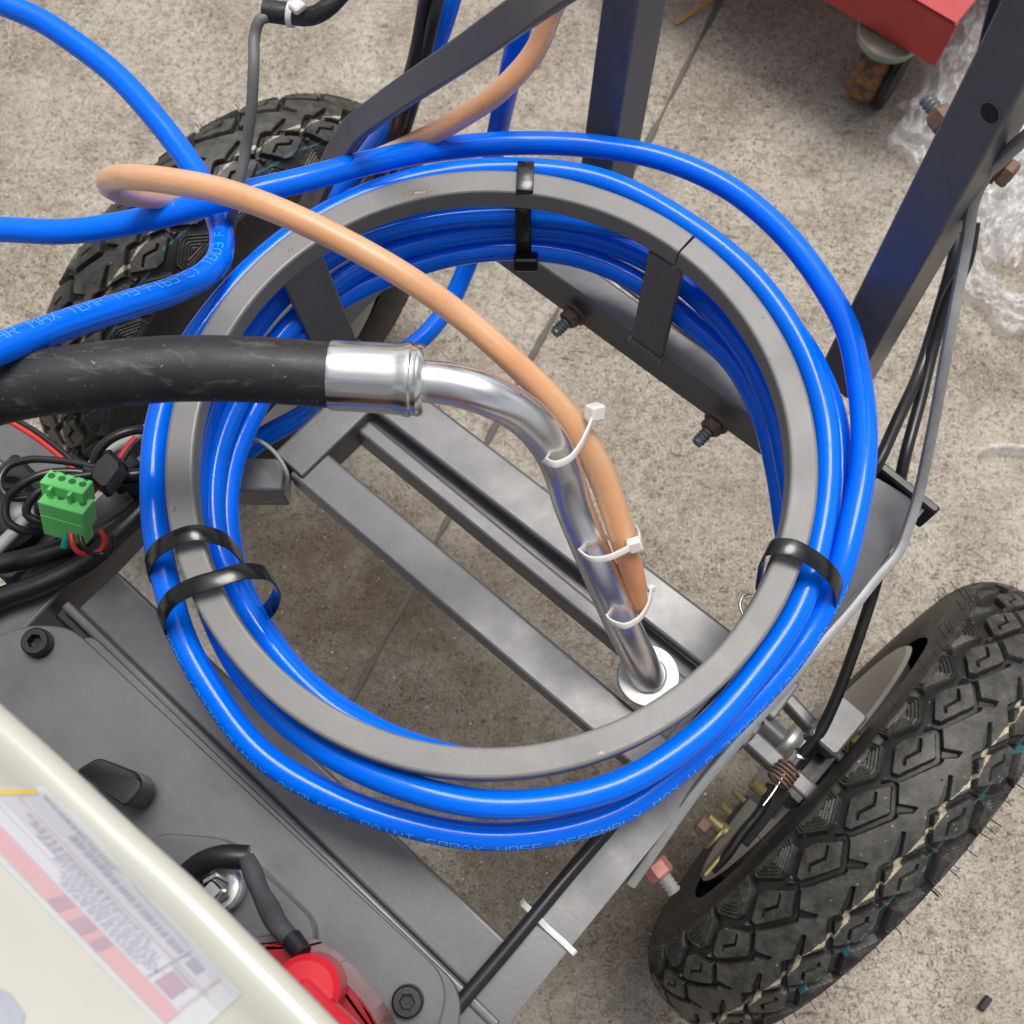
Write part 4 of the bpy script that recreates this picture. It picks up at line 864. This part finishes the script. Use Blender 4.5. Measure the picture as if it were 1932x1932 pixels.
# coiled wires
wb=thing('wire_bundle',P(120,880,.62),'tangled bundle of thin black wires folded and taped beside the green connector','wire bundle')
def loop(pts,r=.0027,mat='cable_black',par=wb): return tube('wire',PP(pts),r,mat,par,'pt',k=10,step=.003)
loop([(205,905,.63),(180,892,.635),(178,870,.64),(200,835,.645),(240,815,.645),(275,812,.64),(298,825,.635),(295,850,.63),(270,875,.625),(235,895,.62)],.0032)
loop([(190,885,.64),(150,875,.64),(100,868,.64),(50,868,.64),(15,880,.64),(0,905,.64),(12,935,.64),(45,940,.635),(90,920,.63),(150,900,.63),(185,890,.63)])
loop([(185,895,.635),(130,890,.64),(80,895,.645),(40,915,.645),(12,945,.64),(15,985,.635),(40,1000,.63),(80,1000,.62)],.003)
loop([(185,900,.63),(140,900,.64),(95,915,.645),(60,940,.645),(50,970,.64),(80,985,.635),(130,960,.63),(165,925,.63)],.003)
loop([(175,895,.645),(125,905,.65),(85,935,.65),(72,965,.645),(90,972,.64),(130,945,.635),(165,915,.63)],.0028)
loop([(195,905,.63),(225,898,.63),(262,895,.628),(300,880,.62)],.0045)
loop([(200,910,.625),(235,915,.62),(280,905,.615),(310,885,.61)],.0045)
loop([(160,885,.641),(175,890,.641)],.003); loop([(227,865,.642),(240,845,.643),(258,825,.644)],.0024,'wire_red'); loop([(232,868,.642),(245,848,.643),(262,830,.644)],.0020)
loop([(195,905,.632),(180,918,.63),(168,935,.625)],.0028,'wire_red')
mb=MB(); c=P(205,893,.642); box(mb,c,A*.012-B*.003,B*.010,Z*.007,b=.003); mb.build('tape','tie_plastic',wb)
# round black grommet plate
mb=MB(); c=P(20,975,.565); V=[];Fc=[];k=44
for r,zz in ((.030,0),(.030,.012),(.027,.014),(.024,.010),(.021,.014),(.018,.013),(.016,.009),(.010,.012),(.0,.012)): V+=[c+np.array([r*math.cos(2*math.pi*i/k),r*math.sin(2*math.pi*i/k),zz]) for i in range(k)]
for L in range(8):
    for j in range(k): Fc.append((L*k+j,L*k+(j+1)%k,(L+1)*k+(j+1)%k,(L+1)*k+j))
mb.add(V,Fc); box(mb,c-Z*.008,A*.035,B*.04,Z*.008,b=.004); tag(mb.build('horn_disc','black_plastic'),'round black ribbed plastic disc behind the grey cable at the left edge','disc')
# green connector
gc=P(125,955,.66); con=thing('terminal_connector',gc,'bright green two-tier screw terminal connector with small wires','connector')
ux=P(165,925,.66)-P(85,903,.66); ux/=np.linalg.norm(ux); uy=np.cross(Z,ux); tilt=math.radians(-28); un=Z*math.cos(tilt)+uy*math.sin(tilt)*-1; uv_=np.cross(un,ux)
def cp(px,z=.66): return P(*px,z)
mb=MB(); W=np.linalg.norm(P(165,925,.66)-P(85,903,.66))/2
t1=cp((128,925),.668); t2=cp((128,965),.662)
box(mb,t1,ux*W,uv_*.0068,un*.008,b=.0006)
box(mb,t2+un*.001,ux*W*1.05,uv_*.0075,un*.009,b=.0006)
box(mb,cp((127,990),.654),ux*W*1.0,uv_*.0055,un*.009,b=.0006)
for tt in (t1-uv_*.0075-un*.002,): 
    for s in (-.45,.45): box(mb,tt+ux*W*s,ux*.0012,uv_*.003,un*.009,b=.0003)
for s in (-.98,-.5,0,.5,.98): box(mb,cp((127,988),.654)+ux*W*s+un*.009,ux*.0008,uv_*.0048,un*.0012,b=.0003)
body=mb.build('connector_body','green_plastic',con,False)
mb=MB()
for tt,sc in ((t1+un*.0082,1),(t2+un*.0102,1.05)):
    for s in (-.72,-.24,.24,.72):
        c=tt+ux*W*s*sc+uv_*.0012; k=16
        for rr_,dz in ((.0024,.0002),):
            V=[c+(ux*math.cos(2*math.pi*i/k)+uv_*math.sin(2*math.pi*i/k))*rr_+un*dz for i in range(k)]; mb.add(V,[tuple(range(k))])
        box(mb,c+uv_*.0042,ux*.0013,uv_*.0004,un*.0004,b=.0001)
mb.build('screw_hole','green_dark',con,False)
tube('connector_wire',PP([(133,1000,.655),(136,1020,.655),(145,1040,.65),(165,1045,.645),(188,1040,.645),(198,1020,.65),(190,1002,.655)]),.0018,'wire_red',con,'pt',k=10,step=.002)
tube('connector_wire',PP([(150,1005,.655),(155,1025,.655),(170,1043,.65),(195,1045,.645),(212,1035,.65),(212,1012,.655)]),.0018,'cable_black',con,'pt',k=10,step=.002)
tube('connector_wire',PP([(127,996,.655),(125,1015,.652),(121,1032,.648)]),.0024,'wire_green',con,'pt',k=10,step=.002)

# ================================================================ RED TROLLEY, CASTER
tz0,tz1=.15,.225
fr=P(1764,127,tz0); d1=P(1560,5,tz0)-fr; d1/=np.linalg.norm(d1); d1[2]=0; d1/=np.linalg.norm(d1); d2=np.cross(d1,Z); 
if d2@(P(1900,-40,tz0)-fr)<0: d2=-d2
trol=thing('red_trolley',fr*[1,1,0],'corner of a red painted steel trolley with a rusty caster at the top right','trolley')
t_=.004; hgt=tz1-tz0
mb=MB(); L1=.9; L2=.7
def wall(o_,dx,L,dy,z0,z1): box(mb,o_+dx*L/2+dy*t_/2+Z*((z0+z1)/2-o_[2]),dx*L/2,dy*t_/2,Z*(z1-z0)/2,b=.0012)
wall(fr,d1,L1,d2,tz0,tz1); mb.build('side_panel','red_paint',trol); mb=MB()
box(mb,fr+d1*L1/2+d2*L2/2+Z*(hgt-.002),d1*(L1/2-.002),d2*(L2/2),Z*.002,b=.001); mb.build('top_panel','red_paint',trol)
mb=MB(); box(mb,fr+d2*.36+d1*.045+Z*hgt/2,d1*t_/2,d2*.30,Z*(hgt/2-.006),b=.001); mb.build('end_panel','red_paint',trol)
# caster
cs=thing('caster',P(1672,120,0),'rusty orange-brown caster wheel under the red trolley corner','caster')
mb=MB(); pc_=P(1680,62,.142); cyl(mb,pc_-Z*.002,Z,.044,.005,48,cham=.0015); cyl(mb,pc_-Z*.018,Z,.040,.014,32,cham=.004,r2=.043); mb.build('swivel_plate','caster_metal',cs)
wcc=P(1652,132,.046); dax=P(1700,150,.04)-P(1620,110,.04); dax[2]=0; dax/=np.linalg.norm(dax)
mb=MB(); cyl(mb,wcc-dax*.024,dax,.047,.044,44,cham=.008); mb.build('roller','rusty_roller',cs)
mb=MB(); box(mb,wcc+dax*.026+Z*.022+np.cross(Z,dax)*.004,Z*.050,np.cross(Z,dax)*.030,dax*.0022,b=.002); cyl(mb,wcc+dax*.021,dax,.046,.014,40,cham=.003); mb.build('fork','black_oxide',cs)

# ================================================================ PLASTIC FILM
def film(path_px,widths,seed,hz,nu=150,nv=46):
    r_=np.random.default_rng(seed); pth=PP(path_px,.02); pth=curve(pth,.01); n=nu; S=np.linspace(0,len(pth)-1,n); c=np.array([[np.interp(s,range(len(pth)),pth[:,i]) for i in range(3)] for s in S])
    T=np.gradient(c,axis=0); T/=np.linalg.norm(T,axis=1)[:,None]; Sd=np.cross(T,Z); wd=np.interp(np.linspace(0,1,n),np.linspace(0,1,len(widths)),widths)
    v=np.linspace(-1,1,nv); U,Vv=np.meshgrid(np.linspace(0,1,n),v,indexing='ij'); h=np.zeros(U.shape); sh=np.zeros(U.shape)
    for k in range(16):
        fv=r_.uniform(.6,4.5); fu=r_.uniform(-5,5); ph=r_.uniform(0,6.28); a1=r_.uniform(.2,1.2); f1=r_.uniform(1,6)
        w_=1-np.abs(np.sin(math.pi*(fv*Vv+fu*U)+ph+a1*np.sin(f1*U*6+Vv*2+k))); h+=w_**2.5/(.6+fv*.35)*(.5+.5*np.sin(U*f1*3+k))
        fu=r_.uniform(8,50); sh+=np.sin(U*fu+ph)/(1+fu/12)
    h=h/h.max(); edge=np.sqrt(np.clip(1-Vv**2,0,1)); Zh=hz*(h*(.3+.7*edge))+.012*edge+.003
    off=Vv*wd[:,None]*(1+.14*sh/np.abs(sh).max()*2)
    Vp=c[:,None,:]+Sd[:,None,:]*off[...,None]; Vp[...,2]=Zh
    Fc=[(i*nv+j,(i+1)*nv+j,(i+1)*nv+j+1,i*nv+j+1) for i in range(n-1) for j in range(nv-1)]
    return Vp.reshape(-1,3),Fc
pf_=thing('plastic_film',P(1850,300,0),'crumpled clear plastic wrapping film lying on the concrete at the right','plastic film')
for pth,wds,sd_,hz in (([(1960,-80),(1900,20),(1850,100),(1800,180),(1768,235)],[.10,.07,.055,.06,.05],1,.06),([(1768,190),(1760,250),(1800,300),(1870,340),(1960,360)],[.035,.05,.055,.07,.08],2,.05),([(1930,250),(1900,350),(1880,430),(1890,500)],[.07,.07,.06,.02],3,.06),([(1840,480),(1850,530),(1900,575),(1980,610)],[.008,.022,.03,.02],4,.03),([(1990,-60),(1955,80),(1950,200),(1960,320)],[.09,.08,.07,.06],5,.05)):
    V,Fc=film(pth,wds,sd_,hz); obj('film_fold',V,Fc,'clear_film',pf_)
V,Fc=film([(1855,850),(1885,838),(1935,842),(1990,850)],[.001,.006,.006,.008],9,.008,60,10); tag(obj('film_shred',V,Fc,'clear_film'),'small white shred of plastic on the concrete at the right edge','plastic scrap')
# straw
mb=MB(); a_=P(1272,44,.006); b_=P(1352,-10,.01); cyl(mb,a_,b_-a_,.0022,np.linalg.norm(b_-a_),6,r2=.0034); box(mb,(a_+b_)/2+B*.002,(b_-a_)/2*.96,B*.0028,Z*.0012,b=.0004)
tag(mb.build('straw_sliver','straw_brown',None,False),'thin orange-brown wood sliver lying on the concrete at the top','wood sliver')
# small chip by the tyre
mb=MB(); box(mb,P(1858,1893,.004),A*.009,B*.004,Z*.003,b=.002); tag(mb.build('pebble','black_oxide',None,False),'small dark chip lying on the concrete right of the right tyre','pebble')
